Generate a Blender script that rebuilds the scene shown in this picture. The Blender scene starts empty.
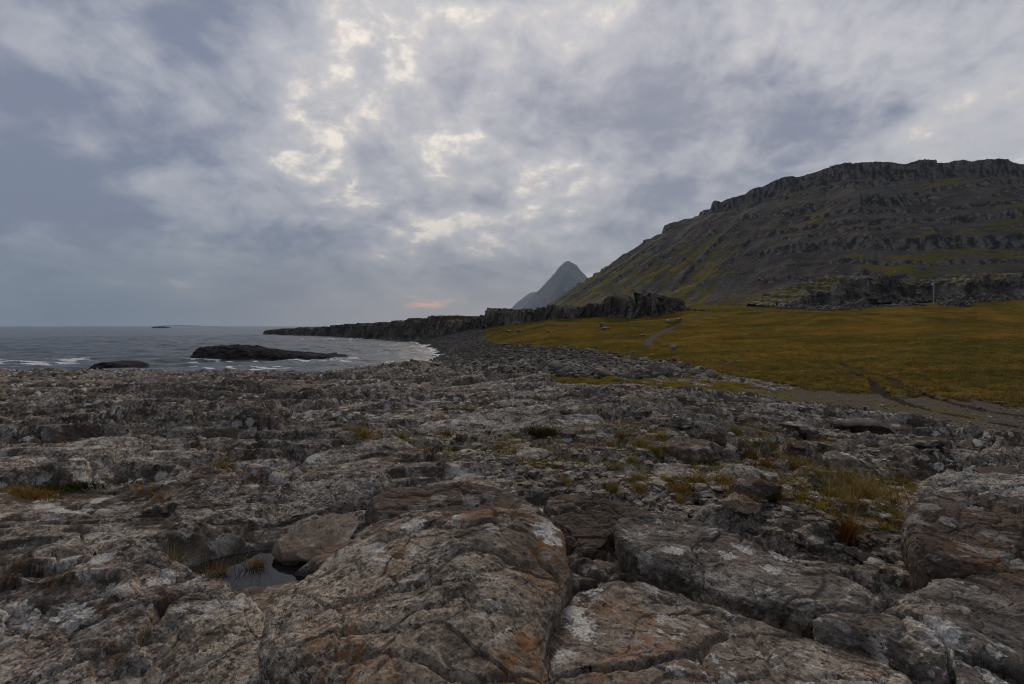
import bpy, bmesh, math, random
import numpy as np
from mathutils import Vector, Matrix

R = math.radians
F = 480.0          # focal length in picture pixels
CX, HY = 512.0, 326.0
EYE = 7.0          # eye height above the sea (m)
C = bpy.context.scene.collection
f32 = np.float32
random.seed(7)
rng = np.random.default_rng(7)

# ------------------------------------------------------------------ noise
def _h(ix, iy, seed, iz=None):
    h = ix.astype(np.uint32) * np.uint32(374761393) + iy.astype(np.uint32) * np.uint32(668265263) + np.uint32((seed * 2246822519) & 0xffffffff)
    if iz is not None:
        h = h + iz.astype(np.uint32) * np.uint32(3266489917)
    h = (h ^ (h >> np.uint32(13))) * np.uint32(1274126177)
    h = (h ^ (h >> np.uint32(15))) * np.uint32(2654435761)
    return h ^ (h >> np.uint32(16))

_ga = np.linspace(0, 2 * np.pi, 256, endpoint=False)
GX, GY = np.cos(_ga).astype(f32), np.sin(_ga).astype(f32)
_g3 = np.random.default_rng(3).normal(size=(256, 3)); _g3 /= np.linalg.norm(_g3, axis=1)[:, None]; _g3 = _g3.astype(f32)

def _fade(t): return t * t * t * (t * (t * 6 - 15) + 10)

def perlin(x, y, seed=0):
    x = np.asarray(x, f32); y = np.asarray(y, f32)
    fx, fy = np.floor(x), np.floor(y)
    ix, iy = fx.astype(np.int32), fy.astype(np.int32)
    dx, dy = x - fx, y - fy
    u, v = _fade(dx), _fade(dy)
    def g(ox, oy):
        k = _h(ix + ox, iy + oy, seed) & np.uint32(255)
        return GX[k] * (dx - ox) + GY[k] * (dy - oy)
    a = g(0, 0); a = a + u * (g(1, 0) - a)
    b = g(0, 1); b = b + u * (g(1, 1) - b)
    return (a + v * (b - a)) * 1.5

def fbm(x, y, o=4, seed=0, gain=.5, lac=2.03):
    r, a, s = 0, 1.0, 0
    for k in range(o):
        r = r + a * perlin(x, y, seed + k * 17); s += a
        x, y, a = x * lac + 3.1, y * lac - 1.7, a * gain
    return r / s * 1.25

def ridged(x, y, o=4, seed=0):
    r, a, s = 0, 1.0, 0
    for k in range(o):
        r = r + a * (1 - np.abs(perlin(x, y, seed + k * 13)) * 1.6); s += a
        x, y, a = x * 2.03 + 5.1, y * 2.03 + 1.3, a * .5
    return r / s

def perlin3(x, y, z, seed=0):
    fx, fy, fz = np.floor(x), np.floor(y), np.floor(z)
    ix, iy, iz = fx.astype(np.int32), fy.astype(np.int32), fz.astype(np.int32)
    dx, dy, dz = x - fx, y - fy, z - fz
    u, v, w = _fade(dx), _fade(dy), _fade(dz)
    def g(a, b, c):
        k = _h(ix + a, iy + b, seed, iz + c) & np.uint32(255)
        G = _g3[k]
        return G[..., 0] * (dx - a) + G[..., 1] * (dy - b) + G[..., 2] * (dz - c)
    def lx(b, c):
        p = g(0, b, c); return p + u * (g(1, b, c) - p)
    def ly(c):
        p = lx(0, c); return p + v * (lx(1, c) - p)
    p = ly(0)
    return (p + w * (ly(1) - p)) * 1.5

def fbm3(x, y, z, o=4, seed=0, gain=.5):
    r, a, s = 0, 1.0, 0
    for k in range(o):
        r = r + a * perlin3(x, y, z, seed + 11 * k); s += a
        x, y, z, a = x * 2.03 + 1.7, y * 2.03 + 4.2, z * 2.03 - 2.9, a * gain
    return r / s * 1.25

def voronoi(x, y, seed=0):
    """F1, F2, random per cell (two values), offset to the cell's point"""
    fx, fy = np.floor(x), np.floor(y)
    ix, iy = fx.astype(np.int32), fy.astype(np.int32)
    n = x.shape
    f1 = np.full(n, 9, f32); f2 = np.full(n, 9, f32)
    ra = np.zeros(n, f32); rb = np.zeros(n, f32); ox = np.zeros(n, f32); oy = np.zeros(n, f32)
    for a in (-1, 0, 1):
        for b in (-1, 0, 1):
            k = _h(ix + a, iy + b, seed)
            jx = (k & np.uint32(1023)).astype(f32) / 1023 * .8 + .1; jy = ((k >> np.uint32(10)) & np.uint32(1023)).astype(f32) / 1023 * .8 + .1
            ddx = fx + a + jx - x; ddy = fy + b + jy - y
            d = np.sqrt(ddx * ddx + ddy * ddy)
            m = d < f1
            f2 = np.where(m, f1, np.minimum(f2, d))
            f1 = np.where(m, d, f1)
            q = ((k >> np.uint32(20)) & np.uint32(4095)).astype(f32) / 4095
            ra = np.where(m, q, ra); rb = np.where(m, (q * 37.7) % 1, rb)
            ox = np.where(m, -ddx, ox); oy = np.where(m, -ddy, oy)
    return f1, f2, ra, rb, ox, oy

def ss(a, b, x):
    t = np.clip((x - a) / (b - a), 0, 1); return t * t * (3 - 2 * t)

# ------------------------------------------------------------------ scene helpers
def tag(o, label=None, cat=None, group=None, kind=None):
    if label: o['label'] = label
    if cat: o['category'] = cat
    if group: o['group'] = group
    if kind: o['kind'] = kind
    return o

def empty(name, loc):
    o = bpy.data.objects.new(name, None); C.objects.link(o); o.location = loc; o.empty_display_size = .2
    return o

def mesh_np(name, co, quads, mat, attrs=None, smooth=True, parent=None, tris=None, uv=None):
    me = bpy.data.meshes.new(name)
    co = np.ascontiguousarray(co, f32)
    me.vertices.add(len(co)); me.vertices.foreach_set('co', co.ravel())
    nq = 0 if quads is None else len(quads); nt = 0 if tris is None else len(tris)
    loops = []
    if nq: loops.append(np.asarray(quads, np.int32).ravel())
    if nt: loops.append(np.asarray(tris, np.int32).ravel())
    loops = np.concatenate(loops)
    me.loops.add(len(loops)); me.loops.foreach_set('vertex_index', loops)
    me.polygons.add(nq + nt)
    st = np.concatenate([np.arange(nq) * 4, nq * 4 + np.arange(nt) * 3]).astype(np.int32)
    me.polygons.foreach_set('loop_start', st)
    me.update(calc_edges=True)
    me.polygons.foreach_set('use_smooth', np.full(nq + nt, bool(smooth)))
    for k, v in (attrs or {}).items():
        if v.ndim == 1:
            a = me.attributes.new(k, 'FLOAT', 'POINT'); a.data.foreach_set('value', v.astype(f32))
        else:
            a = me.attributes.new(k, 'FLOAT_COLOR', 'POINT')
            a.data.foreach_set('color', np.ascontiguousarray(v, f32).ravel())
    me.materials.append(mat)
    me.validate()
    o = bpy.data.objects.new(name, me); C.objects.link(o)
    if parent: o.parent = parent
    return o

def grid_quads(nr, nc, wrap=False):
    i = np.arange(nr - 1)[:, None]; j = np.arange(nc if wrap else nc - 1)[None, :]
    j2 = (j + 1) % nc
    return np.stack([i * nc + j, i * nc + j2, (i + 1) * nc + j2, (i + 1) * nc + j], -1).reshape(-1, 4)

# ------------------------------------------------------------------ node helpers
class NT:
    def __init__(s, name):
        s.m = bpy.data.materials.new(name); s.m.use_nodes = True
        s.t = s.m.node_tree; s.t.nodes.clear()
        s.out = s.t.nodes.new('ShaderNodeOutputMaterial')
    def n(s, ty, **k):
        n = s.t.nodes.new(ty)
        for a, b in k.items(): setattr(n, a, b)
        return n
    def put(s, sock, v):
        if isinstance(v, bpy.types.NodeSocket): s.t.links.new(v, sock)
        elif v is not None:
            if isinstance(v, tuple) and len(v) == 3 and sock.type == 'RGBA': v = v + (1,)
            sock.default_value = v
    def math(s, op, a, b=None, c=None, clamp=False):
        n = s.n('ShaderNodeMath', operation=op, use_clamp=clamp)
        s.put(n.inputs[0], a); s.put(n.inputs[1], b); s.put(n.inputs[2], c)
        return n.outputs[0]
    def vmath(s, op, a, b=None):
        n = s.n('ShaderNodeVectorMath', operation=op); s.put(n.inputs[0], a); s.put(n.inputs[1], b)
        return n.outputs[1] if op in ('DOT_PRODUCT', 'LENGTH', 'DISTANCE') else n.outputs[0]
    def noise(s, vec, scale, detail=4, rough=.55, dist=0, col=False):
        n = s.n('ShaderNodeTexNoise'); s.put(n.inputs['Vector'], vec)
        n.inputs['Scale'].default_value = scale; n.inputs['Detail'].default_value = detail
        n.inputs['Roughness'].default_value = rough; n.inputs['Distortion'].default_value = dist
        return n.outputs[1] if col else n.outputs[0]
    def voro(s, vec, scale, feature='F1', out='Distance', rand=1):
        n = s.n('ShaderNodeTexVoronoi', feature=feature); s.put(n.inputs['Vector'], vec)
        n.inputs['Scale'].default_value = scale; n.inputs['Randomness'].default_value = rand
        return n.outputs[out]
    def step(s, x, a, b, lo=0., hi=1.):
        n = s.n('ShaderNodeMapRange', interpolation_type='SMOOTHSTEP'); s.put(n.inputs[0], x)
        n.inputs[1].default_value = a; n.inputs[2].default_value = b; n.inputs[3].default_value = lo; n.inputs[4].default_value = hi
        return n.outputs[0]
    def mix(s, f, a, b, mode='MIX'):
        n = s.n('ShaderNodeMix', data_type='RGBA', blend_type=mode)
        s.put(n.inputs[0], f); s.put(n.inputs[6], a); s.put(n.inputs[7], b)
        return n.outputs[2]
    def scale(s, vec, v):
        n = s.n('ShaderNodeMapping'); s.put(n.inputs[0], vec); n.inputs['Scale'].default_value = v
        return n.outputs[0]
    def pos(s): return s.n('ShaderNodeNewGeometry').outputs['Position']
    def attr(s, name):
        n = s.n('ShaderNodeAttribute', attribute_name=name); return n
    def bump(s, h, strength=.5, dist=.02, normal=None):
        n = s.n('ShaderNodeBump'); s.put(n.inputs['Height'], h)
        n.inputs['Strength'].default_value = strength; n.inputs['Distance'].default_value = dist
        if normal is not None: s.put(n.inputs['Normal'], normal)
        return n.outputs[0]
    def bsdf(s, col, rough=.9, normal=None, spec=.25, **k):
        n = s.n('ShaderNodeBsdfPrincipled')
        s.put(n.inputs['Base Color'], col); s.put(n.inputs['Roughness'], rough)
        s.put(n.inputs['Specular IOR Level'], spec)
        if normal is not None: s.put(n.inputs['Normal'], normal)
        for a, b in k.items(): s.put(n.inputs[a], b)
        s.t.links.new(n.outputs[0], s.out.inputs[0])
        return s.m

def rock_colour(t, p, base=(.225, .194, .162), dark=(.066, .055, .046), pale=(.47, .42, .36), lichen=1.0, rust=.45, speck=1.0, ros=0.):
    """weathered basalt: tonal mottling, crisp grey crustose lichen, rusty staining. Returns colour, bump height"""
    a = t.noise(p, .9, 5, .6, .6); b = t.noise(p, 5, 6, .68); c = t.noise(p, 26, 5, .72); f = t.noise(p, 95, 4, .75)
    w = t.n('ShaderNodeVectorMath', operation='ADD'); t.put(w.inputs[0], p)
    dd = t.vmath('SCALE', t.vmath('SUBTRACT', t.noise(p, 22, 5, .75, 0, True), (.5, .5, .5))); dd.node.inputs['Scale'].default_value = .16
    t.put(w.inputs[1], dd); pw = w.outputs[0]
    a2 = t.noise(p, .28, 4, .6)
    # bare brown stone
    bare = t.mix(t.step(b, .38, .60), dark, t.mix(.45, dark, base))
    bare = t.mix(t.step(c, .50, .62, 0, .35), bare, base)
    # crusted stone: grey-brown film with a mosaic of paler thalli
    crust = t.mix(t.step(b, .44, .58), t.mix(.6, dark, base), base)
    vc = t.voro(pw, 52, out='Color'); vs = t.n('ShaderNodeSeparateColor'); t.put(vs.inputs[0], vc)
    crust = t.mix(t.step(vs.outputs[0], .52, .62, 0, .8), crust, pale)
    crust = t.mix(t.step(vs.outputs[1], .74, .80, 0, .85), crust, t.mix(.7, dark, (.02, .017, .014)))
    crust = t.mix(t.step(f, .55, .62, 0, .45), crust, t.mix(.5, crust, (.50, .46, .40)))
    cover = t.step(t.math('ADD', t.math('ADD', t.math('MULTIPLY', a, .50), t.math('MULTIPLY', a2, .12)), t.math('ADD', t.math('MULTIPLY', b, .38), t.math('MULTIPLY', c, .18))), .552, .612)
    col = t.mix(t.math('MULTIPLY', cover, speck), bare, crust)
    col = t.mix(t.step(a2, .50, .36, 0, .55), col, t.mix(.6, dark, bare))
    col = t.mix(t.step(c, .42, .35, 0, .85), col, t.mix(.8, col, (.018, .014, .012)))
    col = t.mix(t.step(f, .43, .37, 0, .6), col, t.mix(.8, col, (.016, .013, .011)))
    # rusty orange lichen / iron stain
    r = t.math('MULTIPLY', t.step(t.noise(p, 1.5, 3, .55, .8), .52, .64), t.step(t.noise(p, 15, 6, .75), .42, .60))
    col = t.mix(t.math('MULTIPLY', r, .66 * rust), col, t.mix(c, (.13, .06, .022), (.34, .155, .045)))
    # pale grey lichen crusts: rosettes with crisp, crinkled rims
    l1 = t.math('MULTIPLY', t.step(t.voro(pw, 5.2), .36, .32), t.step(t.noise(p, 1.0, 2), .47 - ros, .55 - ros))
    l2 = t.math('MULTIPLY', t.step(t.voro(pw, 13), .33, .26), t.step(t.noise(p, 2.1, 4, .6), .46, .58))
    lc = t.mix(t.step(f, .38, .62), (.26, .25, .23), (.62, .60, .55))
    col = t.mix(t.math('MULTIPLY', l1, .9 * lichen), col, lc)
    col = t.mix(t.math('MULTIPLY', l2, .7 * lichen), col, lc)
    # tiny black specks
    col = t.mix(t.math('MULTIPLY', t.step(t.voro(t.vmath('ADD', pw, (3.3, 1.7, 9.1)), 11), .2, .14), t.step(t.noise(p, 3.1, 2), .52, .6)), col, (.018, .017, .017))
    h = t.math('ADD', t.math('MULTIPLY', b, .9), t.math('MULTIPLY', c, .55))
    h = t.math('ADD', h, t.math('MULTIPLY', f, .22))
    h = t.math('ADD', h, t.math('MULTIPLY', t.math('ADD', l1, l2), .04))
    pit = t.math('MULTIPLY', t.step(t.voro(pw, 24), .3, .1), t.step(t.noise(p, 4, 2), .45, .6))
    h = t.math('SUBTRACT', h, t.math('MULTIPLY', pit, .35))
    return col, h

def make_rock(name, strength=.6, dist=.035, **k):
    t = NT(name); p = t.pos(); col, h = rock_colour(t, p, **k)
    return t.bsdf(col, .92, t.bump(h, strength, dist), .08)

M = {}
M['rock'] = make_rock('weathered_rock')
M['lichen_rock'] = make_rock('lichen_rock', base=(.275, .230, .176), dark=(.088, .071, .056), pale=(.50, .425, .34), lichen=1.15, rust=1.15)
M['crusted_rock'] = make_rock('crusted_rock', base=(.27, .222, .176), dark=(.10, .08, .064), pale=(.44, .38, .31), lichen=1.15, rust=1.0, ros=.07)
M['grey_rock'] = make_rock('grey_rock', base=(.27, .24, .205), dark=(.082, .071, .061), pale=(.48, .44, .385), lichen=1.1, rust=.3)
M['dark_rock'] = make_rock('dark_rock', speck=.5, base=(.115, .102, .092), dark=(.058, .050, .045), pale=(.19, .172, .156), lichen=.4, rust=.2)
M['brown_rock'] = make_rock('brown_rock', speck=.45, base=(.125, .093, .072), dark=(.066, .050, .040), pale=(.20, .152, .12), lichen=.4, rust=.5)
M['cobble'] = make_rock('cobble', speck=.5, base=(.19, .168, .145), dark=(.10, .088, .076), pale=(.30, .27, .235), lichen=.3, rust=.2)
M['tan_rock'] = make_rock('tan_rock', speck=.6, base=(.27, .212, .16), dark=(.16, .126, .098), pale=(.36, .29, .225), lichen=.5, rust=.5)
M['orange_rock'] = make_rock('orange_rock', base=(.28, .16, .075), dark=(.17, .10, .05), pale=(.36, .24, .14), lichen=.2, rust=1)

# far cliffs: same stone, metre-scale mottling, grass on the ledges via attribute
def make_cliff(name, base, dark, pale, grass=(.10, .085, .018)):
    t = NT(name); p = t.pos()
    a = t.noise(p, .09, 5, .6, .5); b = t.noise(t.scale(p, (1, 1, .35)), .5, 6, .65); c = t.noise(p, 2.2, 4, .65)
    col = t.mix(t.step(a, .35, .65), dark, base)
    col = t.mix(t.step(b, .5, .72, 0, .8), col, pale)
    col = t.mix(t.step(c, .38, .6, .7, 0), col, t.mix(.6, col, (.01, .01, .01)))
    g = t.attr('green').outputs['Fac']
    gm = t.step(t.math('ADD', g, t.math('MULTIPLY', t.math('SUBTRACT', t.noise(p, .35, 5, .65), .5), .9)), .42, .6)
    gc = t.mix(t.noise(p, .25, 4, .6), tuple(x * .55 for x in grass), tuple(x * 1.35 for x in grass))
    col = t.mix(gm, col, gc)
    h = t.math('ADD', b, t.math('MULTIPLY', c, .4))
    return t.bsdf(col, .95, t.bump(h, .9, .8), .03)
M['cliff'] = make_cliff('cliff_basalt', (.33, .285, .235), (.10, .085, .07), (.50, .44, .37))
M['sea_cliff'] = make_cliff('wet_cliff_basalt', (.24, .20, .165), (.075, .063, .055), (.38, .325, .27))
M['islet'] = make_cliff('skerry_basalt', (.055, .048, .045), (.022, .020, .020), (.11, .097, .088))

# ------------------------------------------------------------------ base terrain (heights relative to the eye)
COLS = [-1500, 0, 150, 300, 400, 450, 480, 550, 620, 700, 850, 1024, 1800]
LEFT = [(.3, -1.45), (2, -1.45), (4, -1.5), (8, -1.64), (14, -1.92), (20, -2.2), (24.5, -2.4), (28, -3.6), (32, -5.6), (40, -8.6), (60, -11), (3000, -12)]
TAB = {
    -1500: LEFT, 0: LEFT, 150: LEFT, 300: LEFT,
    400: [(.3, -1.45), (2, -1.45), (4, -1.5), (8, -1.6), (14, -1.8), (20, -2.02), (28, -2.3), (33, -3.4), (42, -6), (55, -8), (100, -9), (3000, -12)],
    450: [(.3, -1.45), (2, -1.45), (4, -1.5), (8, -1.6), (14, -1.8), (20, -2.0), (30, -2.7), (40, -3.6), (60, -4.65), (80, -5.6), (100, -6.45), (120, -6.65), (140, -6.4), (170, -5.6), (190, -4), (215, -2), (260, 0), (420, -4), (3000, -12)],
    480: [(.3, -1.45), (2, -1.45), (4, -1.5), (8, -1.6), (14, -1.8), (20, -2.0), (28, -2.5), (40, -3.4), (60, -4.3), (80, -5.2), (110, -5.7), (140, -5.3), (170, -2.6), (185, -1.6), (210, 1), (260, 3), (420, 0), (800, -10), (3000, -12)],
    550: [(.3, -1.45), (2, -1.45), (4, -1.5), (8, -1.6), (14, -1.75), (20, -1.95), (30, -2.45), (40, -3.2), (60, -3.8), (80, -4.15), (92, -3.8), (120, -2.), (150, .5), (170, 2.1), (200, 4.5), (300, 7), (500, 7), (1200, -5), (3000, -12)],
    620: [(.3, -1.45), (2, -1.45), (4, -1.5), (8, -1.6), (14, -1.75), (20, -2.0), (30, -2.8), (40, -3.4), (60, -3.6), (75, -3.4), (95, -2.2), (130, .5), (165, 3), (200, 6), (300, 10), (500, 14), (3000, 14)],
    700: [(.3, -1.45), (2, -1.45), (4, -1.5), (8, -1.65), (14, -2.0), (20, -2.6), (30, -3.0), (45, -3.1), (60, -2.9), (80, -2.0), (115, .3), (145, 3), (175, 6), (230, 9.2), (300, 12), (3000, 14)],
    850: [(.3, -1.45), (2, -1.45), (3.5, -1.52), (6, -1.75), (10, -2.2), (14, -2.68), (20, -2.85), (30, -2.95), (45, -2.95), (70, -2.0), (110, 1.0), (165, 5.5), (200, 8), (300, 13), (3000, 16)],
    1024: [(.3, -1.4), (2, -1.4), (3.5, -1.5), (5, -1.72), (8, -2.2), (12, -2.66), (20, -2.86), (35, -2.7), (60, -1.5), (100, 1.5), (140, 5), (185, 9.8), (230, 13), (300, 17), (3000, 20)],
    1800: [(.3, -1.4), (2, -1.4), (3.5, -1.5), (5, -1.72), (8, -2.2), (12, -2.6), (20, -2.75), (35, -2.5), (60, -1.2), (100, 2), (140, 6), (185, 11), (230, 15), (300, 20), (3000, 25)],
}
NL, NCOL = 360, 220
LD0, LD1 = math.log(.3), math.log(3000)
ld = np.linspace(LD0, LD1, NL)
gc = np.linspace(-1500, 1800, NCOL)
_rows = np.stack([np.interp(ld, [math.log(a) for a, _ in TAB[c]], [b for _, b in TAB[c]]) for c in COLS])
TABLE = np.stack([np.interp(gc, COLS, _rows[:, i]) for i in range(NL)], 1)   # col x ld
def _blur(a, n, ax):
    for _ in range(n):
        p = np.pad(a, [(1, 1) if k == ax else (0, 0) for k in range(2)], mode='edge')
        a = (np.take(p, range(0, a.shape[ax]), ax) + 2 * a + np.take(p, range(2, a.shape[ax] + 2), ax)) / 4
    return a
TABLE = _blur(_blur(TABLE, 10, 1), 2, 0)

def base_h(x, y):
    r = np.sqrt(x * x + y * y) + 1e-6
    d = np.maximum(y, .5 * r)
    col = CX + F * x / np.maximum(y, .25 * r)
    u = np.clip((col + 1500) / 3300 * (NCOL - 1), 0, NCOL - 1.001)
    v = np.clip((np.log(np.maximum(d, .3)) - LD0) / (LD1 - LD0) * (NL - 1), 0, NL - 1.001)
    i, j = u.astype(int), v.astype(int); a, b = u - i, v - j
    return (TABLE[i, j] * (1 - a) * (1 - b) + TABLE[i + 1, j] * a * (1 - b) + TABLE[i, j + 1] * (1 - a) * b + TABLE[i + 1, j + 1] * a * b)

DM = np.exp(np.linspace(math.log(.8), math.log(600), 4000))
def at(px, py, far=600):
    """the spot of the base ground that a picture pixel shows (relative to the eye)"""
    x = (px - CX) / F * DM
    z = base_h(x, DM)
    yy = HY - F * z / DM
    k = np.nonzero((yy <= py) & (DM < far))[0]
    i = k[0] if len(k) else np.argmin(np.abs(yy - py))
    d = DM[i]
    return Vector((float((px - CX) / F * d), float(d), float(z[i])))
def at_z(px, py, z):
    d = F * (-z) / (py - HY); return ((px - CX) / F * d, d)

POOL = at(252, 559)

def in_poly(px, py, poly):
    ins = np.zeros(px.shape, bool); n = len(poly)
    dist = np.full(px.shape, 1e9, f32)
    for i in range(n):
        (x1, y1), (x2, y2) = poly[i], poly[(i + 1) % n]
        if y1 != y2:
            c = ((y1 > py) != (y2 > py)) & (px < (x2 - x1) * (py - y1) / (y2 - y1) + x1)
            ins ^= c
        ex, ey = x2 - x1, y2 - y1; l2 = ex * ex + ey * ey + 1e-9
        t = np.clip(((px - x1) * ex + (py - y1) * ey) / l2, 0, 1)
        dist = np.minimum(dist, np.hypot(px - x1 - t * ex, py - y1 - t * ey))
    return np.where(ins, dist, -dist)
def line_dist(px, py, line):
    dist = np.full(px.shape, 1e9, f32)
    for (x1, y1), (x2, y2) in zip(line[:-1], line[1:]):
        ex, ey = x2 - x1, y2 - y1; l2 = ex * ex + ey * ey + 1e-9
        t = np.clip(((px - x1) * ex + (py - y1) * ey) / l2, 0, 1)
        dist = np.minimum(dist, np.hypot(px - x1 - t * ex, py - y1 - t * ey))
    return dist
def plan(line): return [tuple(at(*p)[:2]) for p in line]

# plan outlines of what covers the ground, read off the photograph and laid out on the ground
P_GRASS = [(1100, 418), (1024, 406), (960, 399), (905, 393), (845, 391), (790, 385), (720, 376), (690, 366), (560, 350), (486, 343), (476, 336), (500, 318), (650, 300), (900, 296), (1100, 296), (2600, 300), (2600, 520)]
P_GRAVEL = [(712, 393), (800, 386), (870, 387), (905, 388), (960, 394), (1100, 412), (1900, 460), (1900, 560), (1100, 452), (960, 430), (860, 413), (740, 402)]
P_BELT = [(480, 341), (520, 344), (570, 349), (640, 360), (700, 371), (712, 377), (650, 378), (560, 374), (470, 366), (405, 363), (404, 354), (425, 354), (452, 349)]
P_BEACH = [(436, 357), (412, 352), (408, 342), (436, 338), (462, 333), (482, 331), (492, 341), (470, 346), (452, 349)]
P_MEAD = [(546, 377), (600, 375), (690, 379), (730, 383), (770, 388), (740, 395), (690, 393), (640, 389), (560, 388)]
ROADL = [(668, 362), (655, 352), (647, 345), (648, 340), (656, 335), (672, 328), (690, 320), (712, 314), (745, 310.5), (780, 308.5), (812, 307)]
RUTS = [[(774, 354.5), (800, 358), (826, 363), (850, 371), (868, 379), (876, 387), (893, 398), (930, 410), (1030, 428)],
        [(836, 361), (856, 367), (882, 376), (898, 383), (909, 388), (935, 398), (990, 411), (1060, 420)]]

def ground_detail(x, y, z0, px, py, r):
    """rock shelf relief: terraced beds, jointed blocks, cracks; and softer relief elsewhere"""
    return None

# polar grid: fine where the photograph looks, coarse all round
ang = np.concatenate([np.linspace(-180, -62, 60, endpoint=False), np.linspace(-62, -52, 40, endpoint=False),
                      np.degrees(np.arctan(np.linspace(math.tan(R(-52)), math.tan(R(52)), 1180))),
                      np.linspace(52, 62, 41)[1:], np.linspace(62, 180, 60, endpoint=False)[1:]])
rad = [0.25]
while rad[-1] < 3000:
    q = rad[-1]
    rad.append(q * (1.05 if q < 1.0 else 1.0037 if q < 16 else 1.0052 if q < 40 else 1.0058 if q < 210 else 1.06))
rad = np.array(rad)
A, RR = np.meshgrid(np.radians(ang), rad)
X = (np.sin(A) * RR); Y = (np.cos(A) * RR)
NRr, NCc = X.shape
x, y, r = X.ravel(), Y.ravel(), RR.ravel()
z = base_h(x, y)
dd = np.maximum(y, .25 * r)
px = CX + F * x / dd; py = HY - F * z / dd      # where the smooth ground lies in plan, in picture-like coordinates
wob = fbm(x * .35, y * .35, 4, 5) * np.clip(F * .5 / dd, 1, 14)
pxw, pyw = px + wob * 1.5, py + wob * .55
dG = in_poly(pxw, pyw, P_GRASS); dV = in_poly(pxw, pyw, P_GRAVEL); dB = in_poly(pxw, pyw, P_BELT); dS = in_poly(pxw, pyw, P_BEACH); dM = in_poly(pxw, pyw, P_MEAD)
front = y > 0
mG = ss(-7, 7, dG) * front; mV = ss(-6, 9, dV) * front; mB = ss(-1.5, 1.5, dB) * front; mS = ss(-1.5, 1.5, dS) * front; mM = ss(-3, 3, dM) * front
mB *= (1 - mS)
bayhead = (px > 404) & (px < 488) & (dd > 55) & (dd < 230) & front
mB = np.where(bayhead, np.maximum(mB, 1 - mS - mG), mB)
far = ss(205, 240, r); mG = np.maximum(mG, far * (x > 0))
road = line_dist(x, y, plan(ROADL)); mR = ss(1.05, .6, road + .3 * fbm(x * .4, y * .4, 2, 9)) * ss(352, 342, py)
mU = np.zeros_like(x)
for L in RUTS:
    dl = line_dist(x, y, plan(L)); mU = np.maximum(mU, ss(.36, .12, dl + .22 * fbm(x * .7, y * .7, 3, 19)))
soft = np.clip(mG + mV + mS + mB, 0, 1)
wr = (1 - soft)                                                # bedrock weight
# --- bedrock relief
idx = np.nonzero(wr > .01)[0]
xs, ys, rs = x[idx], y[idx], r[idx]
wx = xs + .35 * fbm(xs * .7, ys * .7, 3, 1) + .06 * perlin(xs * 4, ys * 4, 2)
wy = ys + .35 * fbm(xs * .7 + 9, ys * .7, 3, 3) + .06 * perlin(xs * 4 + 7, ys * 4, 4)
ca, sa = math.cos(R(14)), math.sin(R(14))
ux, uy = wx * ca + wy * sa, -wx * sa + wy * ca
grow = 1 + ss(6, 24, rs) * 1.3
def terrace(S, th, riser=.12, keep=.22, notch=.30):
    k = S / th; f = k - np.floor(k)
    return th * (np.floor(k) + (1 - keep) * ss(0, riser, f) + keep * f - notch * ss(.88, .99, f))
far_ = ss(6, 24, rs)
# thick beds dipping gently away: broad smooth treads, broken risers that face the eye
dip = .085 + .03 * perlin(xs * .09, ys * .09, 24)
S = .30 * fbm(ux * .17, uy * .36, 3, 31, .5) + .035 * fbm(ux * 1.1, uy * 1.9, 4, 33, .55) + dip * uy
mth = ss(-.45, .25, fbm(ux * .22, uy * .3, 2, 36))
h = (terrace(S, .15) - S) * (.35 + .75 * mth) * (1 + .3 * far_) + (S - dip * uy) * .55
S3 = .5 * fbm(ux * .10 + 2, uy * .26, 4, 37, .55) + .03 * fbm(ux * .8, uy * 1.6, 3, 38) + .10 * uy
h += (terrace(S3, .34, .07, .25, .42) - S3) * (.25 + .9 * ss(-.2, .3, fbm(ux * .12, uy * .2, 2, 39))) * ss(3.5, 9, rs) * .85
# thin sheets peeling off the treads
S2 = .16 * fbm(ux * .4 + 5, uy * .8, 3, 41, .5) + .022 * fbm(ux * 2.6, uy * 4.0, 4, 43, .55) + .05 * uy
h += (terrace(S2, .048, .16, .3, .35) - S2) * (.4 + .6 * ss(-.2, .3, fbm(ux * .35 + 3, uy * .5, 2, 46))) * (1 + .5 * far_)
h += .07 * fbm(xs * .28, ys * .28, 3, 21)
# joints: long cracks cutting the beds, a few gaping
f1, f2, ra, rb, ox, oy = voronoi(ux * .30, uy * .62, 51)
e = f2 - f1 + .05 * perlin(xs * 4, ys * 4, 8)
h += (ra - .5) * .09 + ox * (rb - .5) * .08 + oy * (ra * 3 % 1 - .5) * .08
h -= .26 * ss(.06 * (1 + rs / 16), .005, e) * ss(1, .35, rb)
# hollows
hol = fbm(ux * .5, uy * 1.5, 4, 75)
h -= .20 * ss(.26, .50, hol) * (1 + .5 * far_)
# rubbly ground in the middle and to the right: small broken blocks
rub = ss(4.2, 6.5, rs) * ss(-.15, .25, fbm(xs * .3, ys * .3, 2, 66) + .10 + .25 * ss(-1, 2, xs - .1 * ys)) * ss(22, 15, rs)
f1, f2, ra, rb, ox, oy = voronoi(ux * 1.1, uy * 2.2, 61)
h += ((ra - .5) * .10 + oy * (rb - .5) * .12 + ox * (ra * 5 % 1 - .5) * .06 - .10 * ss(.14, .02, f2 - f1)) * rub
f1, f2, ra, rb, ox, oy = voronoi(wx * 3.0, wy * 5.0, 71)
h += ((ra - .5) * .04 + oy * (rb - .5) * .05 - .03 * ss(.16, .02, f2 - f1)) * rub * ss(20, 10, rs)
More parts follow.
